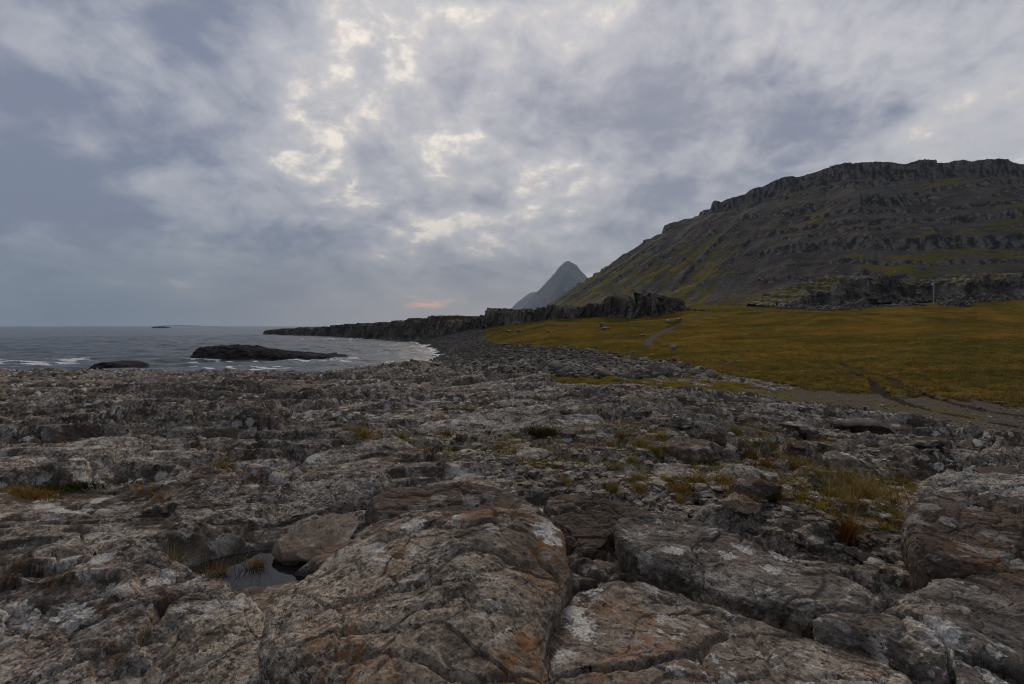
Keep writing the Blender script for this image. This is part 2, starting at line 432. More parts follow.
# crisp fracture facets on every bed
f1, f2, ra, rb, ox, oy = voronoi(wx * .9 + .3 * uy, wy * 1.7, 58)
h += (ox * (ra - .5) * .075 + oy * (rb - .5) * .085 + (ra * 7 % 1 - .5) * .035 - .045 * ss(.06, .0, f2 - f1) * (rb > .45)) * (1 - .5 * rub)
f1, f2, ra, rb, ox, oy = voronoi(wx * 2.6, wy * 4.2 + .5 * ux, 59)
h += (ox * (ra - .5) * .035 + oy * (rb - .5) * .04 + (ra * 7 % 1 - .5) * .012 - .018 * ss(.08, .0, f2 - f1) * (rb > .5)) * ss(16, 7, rs)
# weathered roughness, slight
h += .016 * fbm(wx * 1.7, wy * 3.0, 4, 91, .5)
h += .006 * fbm(wx * 13, wy * 17, 3, 101, .55) * ss(12, 5, rs)
hz = np.zeros_like(x); hz[idx] = h
lim = np.where(r < 3, .75, 1.0)
z2 = z + hz * wr * lim
# --- softer ground
tus = fbm(x * .12, y * .12, 4, 111) * .35 + fbm(x * .05, y * .05, 3, 119) * .5 * ss(30, 70, r) + fbm(x * .7, y * .7, 4, 113) * .22 * ss(160, 40, r) + fbm(x * .03, y * .03, 2, 117) * 1.6 * ss(60, 140, r)
z2 += mG * tus * ss(12, 30, r) * (1 - mR)
z2 += mV * (.03 * fbm(x * 1.2, y * 1.2, 4, 121))
z2 += mB * (.2 * fbm(x * .22, y * .22, 3, 131) + .15 * fbm(x * 1.2, y * 1.2, 3, 133))
z2 += mM * (.06 * fbm(x * .8, y * .8, 3, 141) - hz * .55)
z2 -= mU * .10 * soft
# sharper drop and loose blocks at the seaward edge of the shelf
edge = ss(22, 26, dd) * (px < 460) * ss(45, 30, dd)
z2 += edge * .22 * (fbm(x * .16, y * .3, 3, 151) + .1)
# rock pool basin in the foreground
qx, qy = x - POOL.x, y - POOL.y
ca2, sa2 = math.cos(R(22)), math.sin(R(22))
q = np.sqrt(((qx * ca2 + qy * sa2) / .38) ** 2 + ((-qx * sa2 + qy * ca2) / .18) ** 2) + .4 * fbm(x * 2.6, y * 2.6, 3, 161)
POOLZ = POOL.z - .03
smooth_z = POOL.z + .10 * (x - POOL.x) + .34 * (y - POOL.y) * (y < POOL.y) + .05 * fbm(x * 2.2, y * 3, 4, 163)
z2 = np.where(r < 6, z2 + (np.minimum(smooth_z, z2 + .05) - z2) * ss(2.2, 1.3, q) * .8, z2)
z2 = np.where(r < 6, z2 - .12 * ss(1.5, .8, q), z2)
z2 -= ss(1.35, 1.0, r) * .15 * 0
moss = ss(-.05, .45, fbm(x * .55, y * .55, 4, 171)) * ss(3.6, 6.5, r) * ss(19, 10, r) * ss(330, 420, px) * ss(1100, 900, px) * wr
moss *= ss(.06, -.05, hz)
moss = np.maximum(moss, mM * (.45 + .75 * ss(-.3, .3, fbm(x * .4, y * .4, 3, 177))))
moss = np.maximum(moss, wr * ss(11, 18, dd) * ss(480, 640, px) * ss(-.05, .4, fbm(x * .35, y * .6, 4, 179)) * .9)
damp = ss(2.3, 1.1, q) * (r < 6)

zoneA = np.stack([mG, mV, mB, mS], 1); zoneB = np.stack([moss, mR, mU, damp], 1)
verts = np.stack([x, y, z2 + EYE], 1)
ZG = z2.reshape(NRr, NCc)
def ground_z(gx, gy):
    """height of the finished ground (world z) under a point"""
    a = math.degrees(math.atan2(gx, gy)); rr = math.hypot(gx, gy)
    i = min(max(int(np.searchsorted(rad, rr)), 1), NRr - 1); j = min(max(int(np.searchsorted(ang, a)), 1), NCc - 1)
    u = (rr - rad[i - 1]) / (rad[i] - rad[i - 1]); v = (a - ang[j - 1]) / (ang[j] - ang[j - 1])
    return float((ZG[i - 1, j - 1] * (1 - u) + ZG[i, j - 1] * u) * (1 - v) + (ZG[i - 1, j] * (1 - u) + ZG[i, j] * u) * v) + EYE

def make_ground():
    t = NT('ground_cover'); p = t.pos()
    A_, B_ = t.attr('zone_a'), t.attr('zone_b')
    sa_, sb_ = t.n('ShaderNodeSeparateColor'), t.n('ShaderNodeSeparateColor')
    t.put(sa_.inputs[0], A_.outputs['Color']); t.put(sb_.inputs[0], B_.outputs['Color'])
    g, v, b = sa_.outputs; s = A_.outputs['Alpha']; mo, ro, ru = sb_.outputs; da = B_.outputs['Alpha']
    n1 = t.math('SUBTRACT', t.noise(p, 1.1, 6, .68), .5); n2 = t.math('SUBTRACT', t.noise(p, 7, 5, .7), .5)
    def mask(m, k=.8, n=n1, lo=.42, hi=.58): return t.step(t.math('ADD', m, t.math('MULTIPLY', n, k)), lo, hi)
    col, h = rock_colour(t, p)
    # pebbles of the track side flat
    pc = t.voro(p, 17, out='Color'); pcg = t.n('ShaderNodeSeparateColor'); t.put(pcg.inputs[0], pc)
    gv = t.mix(t.math('ADD', t.math('MULTIPLY', pcg.outputs[0], .5), t.math('MULTIPLY', t.noise(p, 3.5, 6, .75), .5)), (.050, .043, .035), (.155, .136, .112))
    gv = t.mix(t.step(t.noise(p, .45, 4, .6), .44, .62, 0, .85), gv, (.12, .090, .032))
    gv = t.mix(t.step(t.noise(p, 28, 3, .6), .62, .7, 0, .6), gv, (.30, .285, .26))
    mv = mask(v, 1.0)
    col = t.mix(mv, col, gv)
    bc = t.mix(t.noise(p, 1.6, 6, .75), (.022, .021, .020), (.070, .064, .058))
    mb = mask(b, .5); col = t.mix(mb, col, bc)
    sc_ = t.mix(t.noise(p, .12, 6, .7), (.030, .029, .029), (.066, .063, .061))
    sc_ = t.mix(t.step(t.noise(t.scale(p, (.03, .22, .1)), 1, 4, .6), .55, .66, 0, .55), sc_, (.06, .035, .028))
    ms = mask(s, .3); col = t.mix(ms, col, sc_)
    # dry autumn grass
    ga = t.noise(p, .05, 5, .6); gb = t.noise(t.scale(p, (.6, 1, 1)), .42, 7, .75); gd = t.noise(p, 2.6, 6, .8)
    gr = t.mix(t.step(ga, .36, .64), (.072, .062, .012), (.155, .095, .017))
    gr = t.mix(t.step(gb, .50, .66, 0, .7), gr, (.205, .130, .026))
    gr = t.mix(t.step(gb, .46, .34, 0, .8), gr, (.062, .058, .013))
    gr = t.mix(t.step(gd, .5, .34, 0, .85), gr, (.026, .020, .007))
    gr = t.mix(t.step(gd, .55, .70, 0, .6), gr, (.28, .19, .05))
    gl = t.noise(p, .018, 5, .6); gk = t.noise(p, .16, 6, .7)
    gr = t.mix(t.step(gk, .49, .38, 0, .65), gr, (.050, .046, .012))
    gr = t.mix(t.step(gk, .54, .64, 0, .45), gr, (.215, .14, .03))
    gr = t.mix(t.step(gl, .52, .62, 0, .6), gr, t.mix(.5, gr, (.07, .075, .014)))
    gr = t.mix(t.step(gl, .47, .38, 0, .5), gr, t.mix(.5, gr, (.16, .085, .02)))
    mg = mask(g, 1.3, n1); col = t.mix(mg, col, gr)
    # moss and thin grass between the stones
    mc = t.mix(t.noise(p, 2.1, 5, .7), (.055, .055, .012), (.22, .165, .032))
    mc = t.mix(t.step(t.noise(p, 26, 4, .7), .52, .36, 0, .75), mc, (.022, .019, .010))
    mm = mask(mo, 1.1, n2, .5, .68); col = t.mix(mm, col, mc)
    col = t.mix(mask(ro, .9), col, t.mix(t.noise(p, 1.2, 5, .7), (.075, .068, .056), (.125, .112, .092)))
    col = t.mix(t.math('MULTIPLY', mask(ru, .35), .9), col, (.040, .033, .026))
    col = t.mix(t.math('MULTIPLY', da, .6), col, t.mix(1, col, (.35, .33, .33), 'MULTIPLY'))
    rough = t.step(da, .2, .9, .88, .45)
    hs = t.math('ADD', t.math('MULTIPLY', t.math('ADD', mg, mm, clamp=True), t.math('MULTIPLY', gd, 1.6)), t.math('MULTIPLY', mv, t.math('MULTIPLY', pcg.outputs[1], .5)))
    h = t.math('ADD', h, hs)
    big_ = t.bump(t.math('MULTIPLY', mg, t.math('ADD', t.noise(p, .9, 5, .65), t.math('MULTIPLY', t.noise(p, .22, 3, .5), 1.5))), .8, .35)
    return t.bsdf(col, rough, t.bump(h, .65, .04, big_), t.step(da, .2, .9, .0, .4))
M['ground'] = make_ground()

quads = grid_quads(NRr, NCc, True)
zone = np.zeros(len(x), int)                       # bedrock
zone[mV > .5] = 2; zone[mG > .5] = 1; zone[mB > .5] = 3; zone[mS > .5] = 4; zone[mR > .5] = 5
zone[(z2 < -6.6) & (zone == 0)] = 6
fz = zone[quads[:, 0]]
for k, nm in ((0, 'rock_shelf_ground'), (1, 'grass_field_ground'), (2, 'gravel_flat_ground'), (3, 'boulder_bed_ground'), (4, 'pebble_beach'), (5, 'gravel_road'), (6, 'seabed_ground')):
    qk = quads[fz == k]
    if not len(qk): continue
    u, inv = np.unique(qk, return_inverse=True)
    o = mesh_np(nm, verts[u], inv.reshape(-1, 4), M['ground'], {'zone_a': zoneA[u], 'zone_b': zoneB[u]})
    tag(o, kind='structure')
# a cap closes the tiny hole at the grid's pole
co = np.vstack([verts[:NCc], [[0, 0, float(np.mean(z2[:NCc])) + EYE]]])
o = mesh_np('rock_shelf_ground', co, None, M['ground'], {'zone_a': np.zeros((NCc + 1, 4)), 'zone_b': np.zeros((NCc + 1, 4))}, tris=np.stack([np.arange(NCc), (np.arange(NCc) + 1) % NCc, np.full(NCc, NCc)], 1)[:, ::-1]); tag(o, kind='structure')

# ------------------------------------------------------------------ large outcrop slabs of the foreground
def smooth_poly(pts, n):
    p = np.array(pts, float)
    for _ in range(3):
        q = np.roll(p, -1, 0); p = np.stack([p * .75 + q * .25, p * .25 + q * .75], 1).reshape(-1, 2)
    seg = np.hypot(*(np.roll(p, -1, 0) - p).T); s = np.concatenate([[0], np.cumsum(seg)])
    pp = np.vstack([p, p[:1]]); t_ = np.linspace(0, s[-1], n, endpoint=False)
    return np.stack([np.interp(t_, s, pp[:, 0]), np.interp(t_, s, pp[:, 1])], 1)

def slab(name, label, outline, ztop, thick, mat, seed, na=640, nr=200, tilt=(0, 0), flat=.34, rough=1.0, dome=.05, group=None, cracks=0, cat='rock'):
    pts = [at_z(u, v, ztop) for u, v in outline]
    P = smooth_poly(pts, na); c = P.mean(0)
    D = P - c; L = np.hypot(D[:, 0], D[:, 1])
    D = D * (1 + (.05 * fbm(P[:, 0] * 3, P[:, 1] * 3, 3, seed + 40) + .025 * fbm(P[:, 0] * 11, P[:, 1] * 11, 3, seed + 41)) * min(1, .8 / float(L.mean())))[:, None]; L = np.hypot(D[:, 0], D[:, 1])
    size = float(np.sqrt(np.mean(L ** 2)))
    a = np.concatenate([np.linspace(0, .80, int(nr * .62), endpoint=False) ** .8 / (.80 ** .8) * .80, np.linspace(.80, 1.32, nr - int(nr * .62))]) * (np.pi / 2)
    rr = np.sin(np.minimum(a, np.pi - a)); rr = np.clip(rr, 0, 1)
    # evenly spread the inner rings over the top face, then roll over the rim and under
    t_ = np.linspace(0, 1, nr)
    top = t_ < .66
    rho = np.where(top, t_ / .66 * .90, 0); hgt = np.zeros(nr)
    k = ~top; s = (t_[k] - .66) / .34
    th = s * np.pi * .62
    rho[k] = .90 + .10 * np.sin(th); hgt[k] = -(1 - np.cos(th))
    rim = hgt * .10 * size * .9
    under = np.where(k, np.clip((t_ - .86) / .14, 0, 1), 0)
    rho = rho - .10 * under ** 1.5
    rim = rim - thick * under
    XX = c[0] + rho[:, None] * D[None, :, 0]; YY = c[1] + rho[:, None] * D[None, :, 1]
    ZZ = np.repeat(rim[:, None], na, 1)
    s_ = size
    top_w = np.clip(1 - under, 0, 1)[:, None]
    lx, ly = XX - c[0], YY - c[1]
    top_w = top_w * (1 - .85 * ss(.88, .99, rho))[:, None] * np.where(t_ > .78, 0.1, 1)[:, None]
    ZZ = ZZ + tilt[0] * lx + tilt[1] * ly + dome * size * (1 - rho[:, None] ** 2)
    o3 = seed * 3.7
    # bedding ledges and joints on the top face
    b = fbm(XX * 1.0 + o3, YY * 1.4, 4, seed) * 1.3 + (ly - .55 * lx) * 2.0
    fr = b - np.floor(b)
    ZZ += rough * (.026 * (ss(0, .12, fr) - fr) - .022 * ss(.9, 1, fr)) * ss(-.25, .3, fbm(XX * 1.2, YY * 1.2 + o3, 2, seed + 9)) * top_w
    b = fbm(XX * 2.1 + o3, YY * 3.0, 4, seed + 8) * 2.6 + ly * 2.3
    fr = b - np.floor(b)
    ZZ += rough * .006 * (ss(0, .10, fr) - fr) * top_w
    ZZ += rough * .075 * fbm(XX * 1.2 + o3, YY * 1.2, 2, seed + 1) * top_w
    wxx = XX + .10 * fbm(XX * 2.0, YY * 2.0, 3, seed + 15); wyy = YY + .10 * fbm(XX * 2.0 + 8, YY * 2.0, 3, seed + 16)
    f1, f2, ra, rb, ox, oy = voronoi(((wxx + .45 * wyy) * 1.9 + o3).astype(f32), ((wyy - .3 * wxx) * 2.9).astype(f32), seed + 17)
    ZZ += (ox * (ra - .5) * .03 + oy * (rb - .5) * .03 + (ra * 7 % 1 - .5) * .008 - .016 * ss(.07, 0, f2 - f1) * (rb > .4)) * rough * top_w
    f1, f2, ra, rb, ox, oy = voronoi((wxx * 5 + o3).astype(f32), (wyy * 7.5).astype(f32), seed + 18)
    ZZ += (ox * (ra - .5) * .010 + oy * (rb - .5) * .011 - .005 * ss(.09, 0, f2 - f1) * (rb > .5)) * rough * top_w
    if cracks:
        wxx = XX + .12 * fbm(XX * 2.2, YY * 2.2, 3, seed + 5); wyy = YY + .12 * fbm(XX * 2.2 + 8, YY * 2.2, 3, seed + 6)
        f1, f2, ra, rb, ox, oy = voronoi((wxx * .9 + o3).astype(f32), (wyy * 1.15).astype(f32), seed + 7)
        ZZ += ((ra - .5) * .07 + oy * (rb - .5) * .06 - .09 * ss(.04, 0, f2 - f1) * ss(.9, .3, rb)) * cracks * top_w
    V = np.stack([XX, YY, ZZ], -1).reshape(-1, 3)
    V[:, 2] += ztop
    n1 = fbm3(V[:, 0] * 3.2 + o3, V[:, 1] * 3.2, V[:, 2] * 3.2, 3, seed + 2)
    n2 = fbm3(V[:, 0] * 16 + o3, V[:, 1] * 16, V[:, 2] * 20, 4, seed + 3, .7)
    n3 = 1 - np.abs(perlin3(V[:, 0] * 6, V[:, 1] * 6, V[:, 2] * 9, seed + 4)) * 2
    disp = rough * (.018 * n1 + .012 * n2 - .006 * ss(.8, 1, n3))
    W = np.repeat(np.clip(1 - under, 0.15, 1), na)
    out = np.repeat(rho, na)
    V[:, 2] += disp * np.where(out > .93, .6, 1)
    dx = np.tile(D[:, 0] / L, nr); dy = np.tile(D[:, 1] / L, nr)
    edge = ss(.8, 1, out)
    V[:, 0] += dx * disp * 1.6 * edge; V[:, 1] += dy * disp * 1.6 * edge
    V[:, 2] += EYE
    q = grid_quads(nr, na, True)
    V[:na] = V[:na].mean(0)
    o = mesh_np(name, V, q, mat)
    tag(o, label, cat, group)
    return o

SL = 'bedrock slabs of the foreground'
slab('rock_outcrop', 'broad rounded outcrop stained with orange lichen, filling the middle of the foreground',
     [(252, 632), (262, 598), (305, 572), (338, 548), (368, 526), (425, 520), (470, 527), (520, 524), (556, 532), (566, 552), (572, 580), (560, 604), (549, 636), (556, 680), (572, 770), (300, 800), (336, 700), (312, 668), (275, 652)],
     -1.12, .40, M['lichen_rock'], 11, 900, 300, tilt=(.03, .10), rough=.8, dome=.10, group=SL, cracks=.35)
slab('rock_outcrop', 'speckled outcrop with round pale lichen crusts at the bottom edge, right of the orange-stained one',
     [(548, 612), (592, 588), (640, 582), (700, 602), (760, 622), (840, 640), (905, 664), (940, 705), (960, 800), (562, 800), (542, 690), (532, 640)],
     -1.24, .25, M['crusted_rock'], 12, 800, 260, tilt=(-.01, .05), rough=.8, dome=.06, group=SL, cracks=.4)
slab('rock_outcrop', 'long pale grey slab with a rounded front edge above a dark wet cleft',
     [(606, 530), (634, 518), (690, 520), (748, 536), (808, 560), (872, 582), (900, 598), (868, 612), (806, 606), (740, 596), (680, 574), (630, 556)],
     -1.27, .28, M['grey_rock'], 13, 700, 220, tilt=(-.05, .06), rough=1.0, dome=.07, group=SL)
slab('rock_outcrop', 'grey slab sloping out of the lower right corner below the stony hollow',
     [(902, 606), (930, 584), (990, 580), (1080, 590), (1250, 640), (1250, 800), (980, 800), (930, 690), (850, 644), (800, 622), (868, 620)],
     -1.28, .25, M['grey_rock'], 14, 700, 220, tilt=(-.03, .07), rough=1.1, dome=.05, group=SL, cracks=.8)
slab('rock_outcrop', 'grey lichen-mottled slab left of the pool reeds, dipping into the lower left corner',
     [(-60, 640), (0, 600), (80, 568), (130, 556), (176, 566), (206, 580), (236, 592), (226, 625), (180, 640), (150, 690), (60, 720), (-60, 720)],
     -1.40, .25, M['rock'], 15, 700, 200, tilt=(.03, .10), rough=1.1, dome=.06, group=SL, cracks=.8)
slab('rock_outcrop', 'brown-grey slab sloping down to the bottom left edge, streaked with rust',
     [(60, 760), (130, 690), (170, 640), (236, 606), (262, 610), (268, 650), (306, 676), (320, 720), (290, 800), (80, 830)],
     -1.42, .3, M['lichen_rock'], 16, 600, 190, tilt=(.04, .10), rough=1.0, dome=.04, group=SL)
slab('rock_outcrop', 'flat slab with a pale broken edge behind the left moss cushion',
     [(60, 515), (130, 488), (200, 470), (246, 476), (232, 498), (180, 508), (130, 520), (80, 532)],
     -1.36, .25, M['rock'], 17, 560, 170, tilt=(.03, .07), rough=1.2, dome=.05, group=SL)
slab('rock_outcrop', 'smooth dark brown slab right behind the orange-stained outcrop',
     [(352, 516), (380, 490), (450, 484), (520, 494), (552, 512), (540, 524), (470, 524), (400, 522)],
     -1.33, .25, M['brown_rock'], 18, 560, 170, tilt=(.0, .05), rough=.7, dome=.03, group=SL)
slab('rock_outcrop', 'low ridged slab right of the rock pool with bleached streaks along its back',
     [(150, 508), (230, 494), (310, 478), (360, 470), (400, 478), (370, 496), (300, 512), (240, 522), (180, 530)],
     -1.37, .25, M['rock'], 19, 560, 170, tilt=(.02, .06), rough=1.2, dome=.05, group=SL)
slab('rock_outcrop', 'angular dark brown block with a split face at the right edge, capped with pale lichen',
     [(906, 548), (900, 520), (925, 497), (980, 500), (1040, 510), (1200, 535), (1230, 590), (1060, 578), (985, 572), (940, 566)],
     -1.20, .35, M['brown_rock'], 20, 640, 200, tilt=(.0, .08), rough=1.0, dome=.03, group=SL, cracks=.6)
slab('rock_outcrop', 'long lichen-dusted ledge at the right edge above the brown split block',
     [(905, 486), (950, 474), (1040, 478), (1150, 490), (1180, 516), (1060, 512), (960, 502)],
     -1.28, .3, M['grey_rock'], 21, 560, 160, tilt=(.0, .06), rough=1.1, dome=.05, group=SL, cracks=.6)
slab('rock_outcrop', 'knobbly grey slab with a dark hollow on the left, in front of the mossy cracks',
     [(290, 462), (340, 446), (396, 440), (430, 452), (400, 468), (340, 476)],
     -1.45, .25, M['rock'], 22, 480, 150, tilt=(.0, .05), rough=1.2, dome=.07, group=SL)
slab('rock_outcrop', 'rough low outcrop on the left whose front breaks off in a dark ledge',
     [(0, 470), (60, 452), (150, 446), (190, 456), (150, 470), (70, 482), (0, 486)],
     -1.48, .25, M['rock'], 23, 520, 150, tilt=(.0, .05), rough=1.2, dome=.06, group=SL)
slab('rock_outcrop', 'pale hummocky slab in the middle distance left of the green moss cushion',
     [(395, 436), (430, 420), (520, 408), (600, 412), (610, 424), (540, 430), (470, 438), (420, 444)],
     -1.60, .25, M['grey_rock'], 24, 520, 150, tilt=(.0, .04), rough=1.3, dome=.04, group=SL)
slab('rock_outcrop', 'dark wet slab between the outcrop with the crack and the stony hollow',
     [(540, 500), (590, 496), (640, 506), (660, 520), (610, 528), (600, 548), (572, 545), (548, 524)],
     -1.36, .25, M['brown_rock'], 25, 480, 150, tilt=(.0, .04), rough=1., dome=.03, group=SL)

# ------------------------------------------------------------------ loose stones
def stone_mesh(seed, sub=5, flat=.55, cuts=9, rough=1.):
    bm = bmesh.new(); bmesh.ops.create_icosphere(bm, subdivisions=sub, radius=1)
    v = np.array([w.co[:] for w in bm.verts]); faces = np.array([[w.index for w in p.verts] for p in bm.faces]); bm.free()
    g = np.random.default_rng(seed)
    for k in range(cuts):
        n = g.normal(size=3); n /= np.linalg.norm(n); d = g.uniform(.45, .85)
        t_ = v @ n; m = t_ > d
        v[m] -= np.outer((t_[m] - d) * .97, n)
    for n, d in (((0, 0, 1), .5), ((0, 0, -1), .5)):
        n = np.array(n, float) + g.normal(size=3) * .12; n /= np.linalg.norm(n); t_ = v @ n; m = t_ > d; v[m] -= np.outer((t_[m] - d) * .9, n)
    v *= np.array([1, g.uniform(.6, .9), flat * g.uniform(.9, 1.4)])
    v += np.outer(fbm3(v[:, 0] * 1.6 + seed, v[:, 1] * 1.6, v[:, 2] * 1.6, 3, seed), [.12, .12, .10])
    v += np.outer(rough * fbm3(v[:, 0] * 6 + seed, v[:, 1] * 6, v[:, 2] * 8, 4, seed + 5, .6), [.05, .05, .05])
    # layered edges
    lay = np.sin(v[:, 2] * 26 + 3 * fbm3(v[:, 0] * 2, v[:, 1] * 2, v[:, 2] * 2, 2, seed + 9)); rr = np.hypot(v[:, 0], v[:, 1])[:, None] + .2
    v[:, :2] *= 1 + (.018 * rough * lay[:, None]) / rr
    return v, faces

def stone_data(name, seed, mat, **k):
    v, fcs = stone_mesh(seed, **k)
    o = mesh_np(name, v, None, mat, tris=fcs); me = o.data; bpy.data.objects.remove(o)
    return me
MESHES = {}
def stone_me(kind, mat, sub=5):
    key = (kind, mat, sub)
    if key not in MESHES:
        fl = {'slab': .34, 'block': .75, 'lump': .6, 'chip': .4}[kind.split('-')[0]]
        MESHES[key] = stone_data('loose_stone', hash(kind) % 1 + sum(ord(c) * (i + 3) for i, c in enumerate(kind + mat)) % 9973, M[mat], sub=sub, flat=fl, cuts=12 if 'block' in kind else 9)
    return MESHES[key]

def put_stone(px, py, wpx, kind, mat, label, rot=0, tilt=(0, 0), sink=.25, sub=5, group=None, name='loose_stone', hs=1.0, flatw=1.0):
    p = at(px, py); s = wpx / F * p.y / 1.9
    me = stone_me(kind, mat, sub)
    o = bpy.data.objects.new(name, me); C.objects.link(o)
    zs = s * hs * (.72 if py > 410 else 1)
    o.scale = (s, s * flatw, zs); o.rotation_euler = (R(tilt[0]), R(tilt[1]), R(rot))
    hz_ = {'slab': .34, 'block': .75, 'lump': .6, 'chip': .4}[kind.split('-')[0]] * .55
    o.location = (p.x, p.y, ground_z(p.x, p.y) + zs * hz_ * (1 - 2 * sink))
    tag(o, label, 'stone', group)
    return o

put_stone(318, 546, 84, 'slab-a', 'tan_rock', 'flat brown stone tilted over the dark end of the rock pool', 14, (12, -10), -.55, hs=1.15, name='tilted_stone')
put_stone(604, 438, 22, 'block-a', 'grey_rock', 'small pale rectangular block standing among the grassy stones', 8, (0, 0), .1, hs=.75)
put_stone(693, 460, 62, 'slab-b', 'brown_rock', 'reddish brown layered stone, the largest in the grassy hollow', -8, (6, 4), .1, hs=1.8)
put_stone(712, 447, 30, 'block-b', 'brown_rock', 'upright pointed brown stone just behind the reddish layered one', 30, (0, 12), .1, hs=1.25)
put_stone(870, 434, 66, 'lump-a', 'dark_rock', 'big dark rounded boulder on the ledge beside the gravel flat', 5, (0, 0), .1, hs=.85)
put_stone(745, 425, 26, 'block-c', 'brown_rock', 'squat brown stone at the back edge of the grassy hollow', 12, (0, 0), .15)
put_stone(800, 438, 42, 'lump-b', 'grey_rock', 'blunt grey stone lying left of the big dark boulder', -6, (0, 0), .2, hs=.8)
put_stone(775, 434, 34, 'slab-c', 'dark_rock', 'flat dark stone overhanging the grass left of the blunt grey one', -3, (0, 8), .1, hs=1.3)
put_stone(502, 400, 15, 'lump-c', 'dark_rock', 'solitary dark stone standing on the pale shelf in the middle distance', 0, (0, 0), .1, hs=1.2)
put_stone(685, 475, 70, 'slab-d', 'grey_rock', 'long lichen-flecked grey slab in front of the reddish layered stone', -6, (5, 5), .2, hs=1.2)
put_stone(742, 478, 54, 'slab-e', 'grey_rock', 'humped grey slab right in front of the reddish layered stone', -10, (8, 5), .2, hs=1.5)
put_stone(530, 465, 42, 'slab-f', 'grey_rock', 'pale oval slab ringed by moss, left of the little dark hump', 2, (4, 0), .2, hs=1.4)
put_stone(597, 461, 24, 'lump-d', 'dark_rock', 'small dark humped stone left of the yellow grass tuft', -12, (0, 0), .15, hs=1.)
put_stone(620, 478, 52, 'slab-g', 'grey_rock', 'flat grey slab in front of the yellow grass tuft', 6, (4, 3), .2, hs=1.2)
put_stone(576, 474, 34, 'slab-h', 'rock', 'brown-grey flat stone left of the flat grey slab', -6, (4, 0), .2, hs=1.3)
put_stone(608, 494, 26, 'lump-e', 'tan_rock', 'rounded tan stone at the front of the mossy stones', 20, (0, 0), .15)
put_stone(488, 470, 22, 'block-d', 'grey_rock', 'grey stone with a white lichen tip at the near edge of the moss', 35, (0, 10), .1, hs=.9)
put_stone(482, 428, 30, 'lump-f', 'grey_rock', 'pale furrowed boulder behind the moss, left of the green cushion', 10, (0, 0), .12, hs=.9)
put_stone(480, 439, 24, 'lump-g', 'grey_rock', 'oval pale stone in front of the furrowed boulder', 0, (0, 0), .1, hs=.8)
put_stone(346, 446, 26, 'block-e', 'rock', 'stout boulder with an orange top at the left end of the mossy cracks', 0, (0, 0), .1, hs=.9)
put_stone(755, 515, 62, 'slab-i', 'brown_rock', 'dark brown slab propped behind the long pale foreground slab', 6, (0, -4), .05, hs=2.0)
put_stone(738, 525, 40, 'slab-j', 'tan_rock', 'low tan-grey stone against the front of the dark brown propped slab', -10, (6, 6), .1, hs=1.5)
put_stone(706, 516, 40, 'slab-k', 'rock', 'pointed brown-grey stone left of the dark brown propped slab', -30, (5, 10), .15, hs=1.4)
put_stone(677, 515, 13, 'lump-h', 'tan_rock', 'small tan pebble beside the back of the long pale slab', 0, (0, 0), 0)
put_stone(945, 556, 46, 'block-f', 'dark_rock', 'dark angular stone leaning on the foot of the brown split block', 20, (6, 0), .1, hs=.75)
put_stone(868, 560, 42, 'slab-l', 'brown_rock', 'thin brown slab lying right of the reddish grass tussock', -8, (4, 5), .05, hs=1.4)
put_stone(932, 498, 38, 'slab-m', 'brown_rock', 'thin rust-brown slab lying just above the split block', 3, (0, -4), -.1, hs=1.1)
put_stone(1002, 484, 52, 'slab-n', 'brown_rock', 'rusty flat slab lying on the long ledge at the right edge', 3, (0, 0), -.6, hs=1.)
put_stone(572, 561, 30, 'slab-o', 'orange_rock', 'small orange-brown stone wedged behind the crack of the foreground outcrops', 4, (0, 6), -.5, hs=1.3)
put_stone(536, 632, 34, 'block-g', 'dark_rock', 'dark chunk wedged in the gap between the two lichen-covered outcrops', 10, (0, 0), -.1, hs=.9)
put_stone(533, 612, 28, 'slab-p', 'grey_rock', 'sliver of grey stone stuck at the top of the gap between the outcrops', 6, (0, 0), -.7, hs=1.)
put_stone(940, 578, 12, 'lump-i', 'orange_rock', 'small orange pebble below the brown split block', 0, (0, 0), 0)
put_stone(700, 497, 20, 'lump-j', 'tan_rock', 'small round tan stone in the grass in front of the humped grey slab', 0, (0, 0), 0)
put_stone(815, 462, 44, 'slab-q', 'dark_rock', 'white-speckled dark slab bordering the right side of the grassy hollow', -4, (0, 8), .1, hs=1.6)
put_stone(925, 460, 40, 'slab-r', 'brown_rock', 'narrow dark brown slab in the layered ledges at the right', -3, (0, -3), .05, hs=1.3)
put_stone(855, 470, 60, 'slab-s', 'grey_rock', 'broad pale slab tilted towards the grass below the layered ledges', -14, (6, 6), .2, hs=1.3)
put_stone(640, 450, 44, 'slab-t', 'dark_rock', 'dark ridge-backed slab behind the yellow grass tuft', -14, (0, 6), .1, hs=1.3)
put_stone(672, 432, 42, 'lump-k', 'grey_rock', 'pale hump-backed boulder left of the upright pointed stone', 0, (0, 0), .2, hs=.8)
put_stone(640, 424, 26, 'lump-l', 'dark_rock', 'dark knobbly boulder left of the pale hump-backed one', 0, (0, 0), .15, hs=.9)
put_stone(660, 419, 24, 'slab-u', 'brown_rock', 'low brown stone tucked behind the pale hump-backed boulder', 0, (0, 0), .1, hs=1.4)

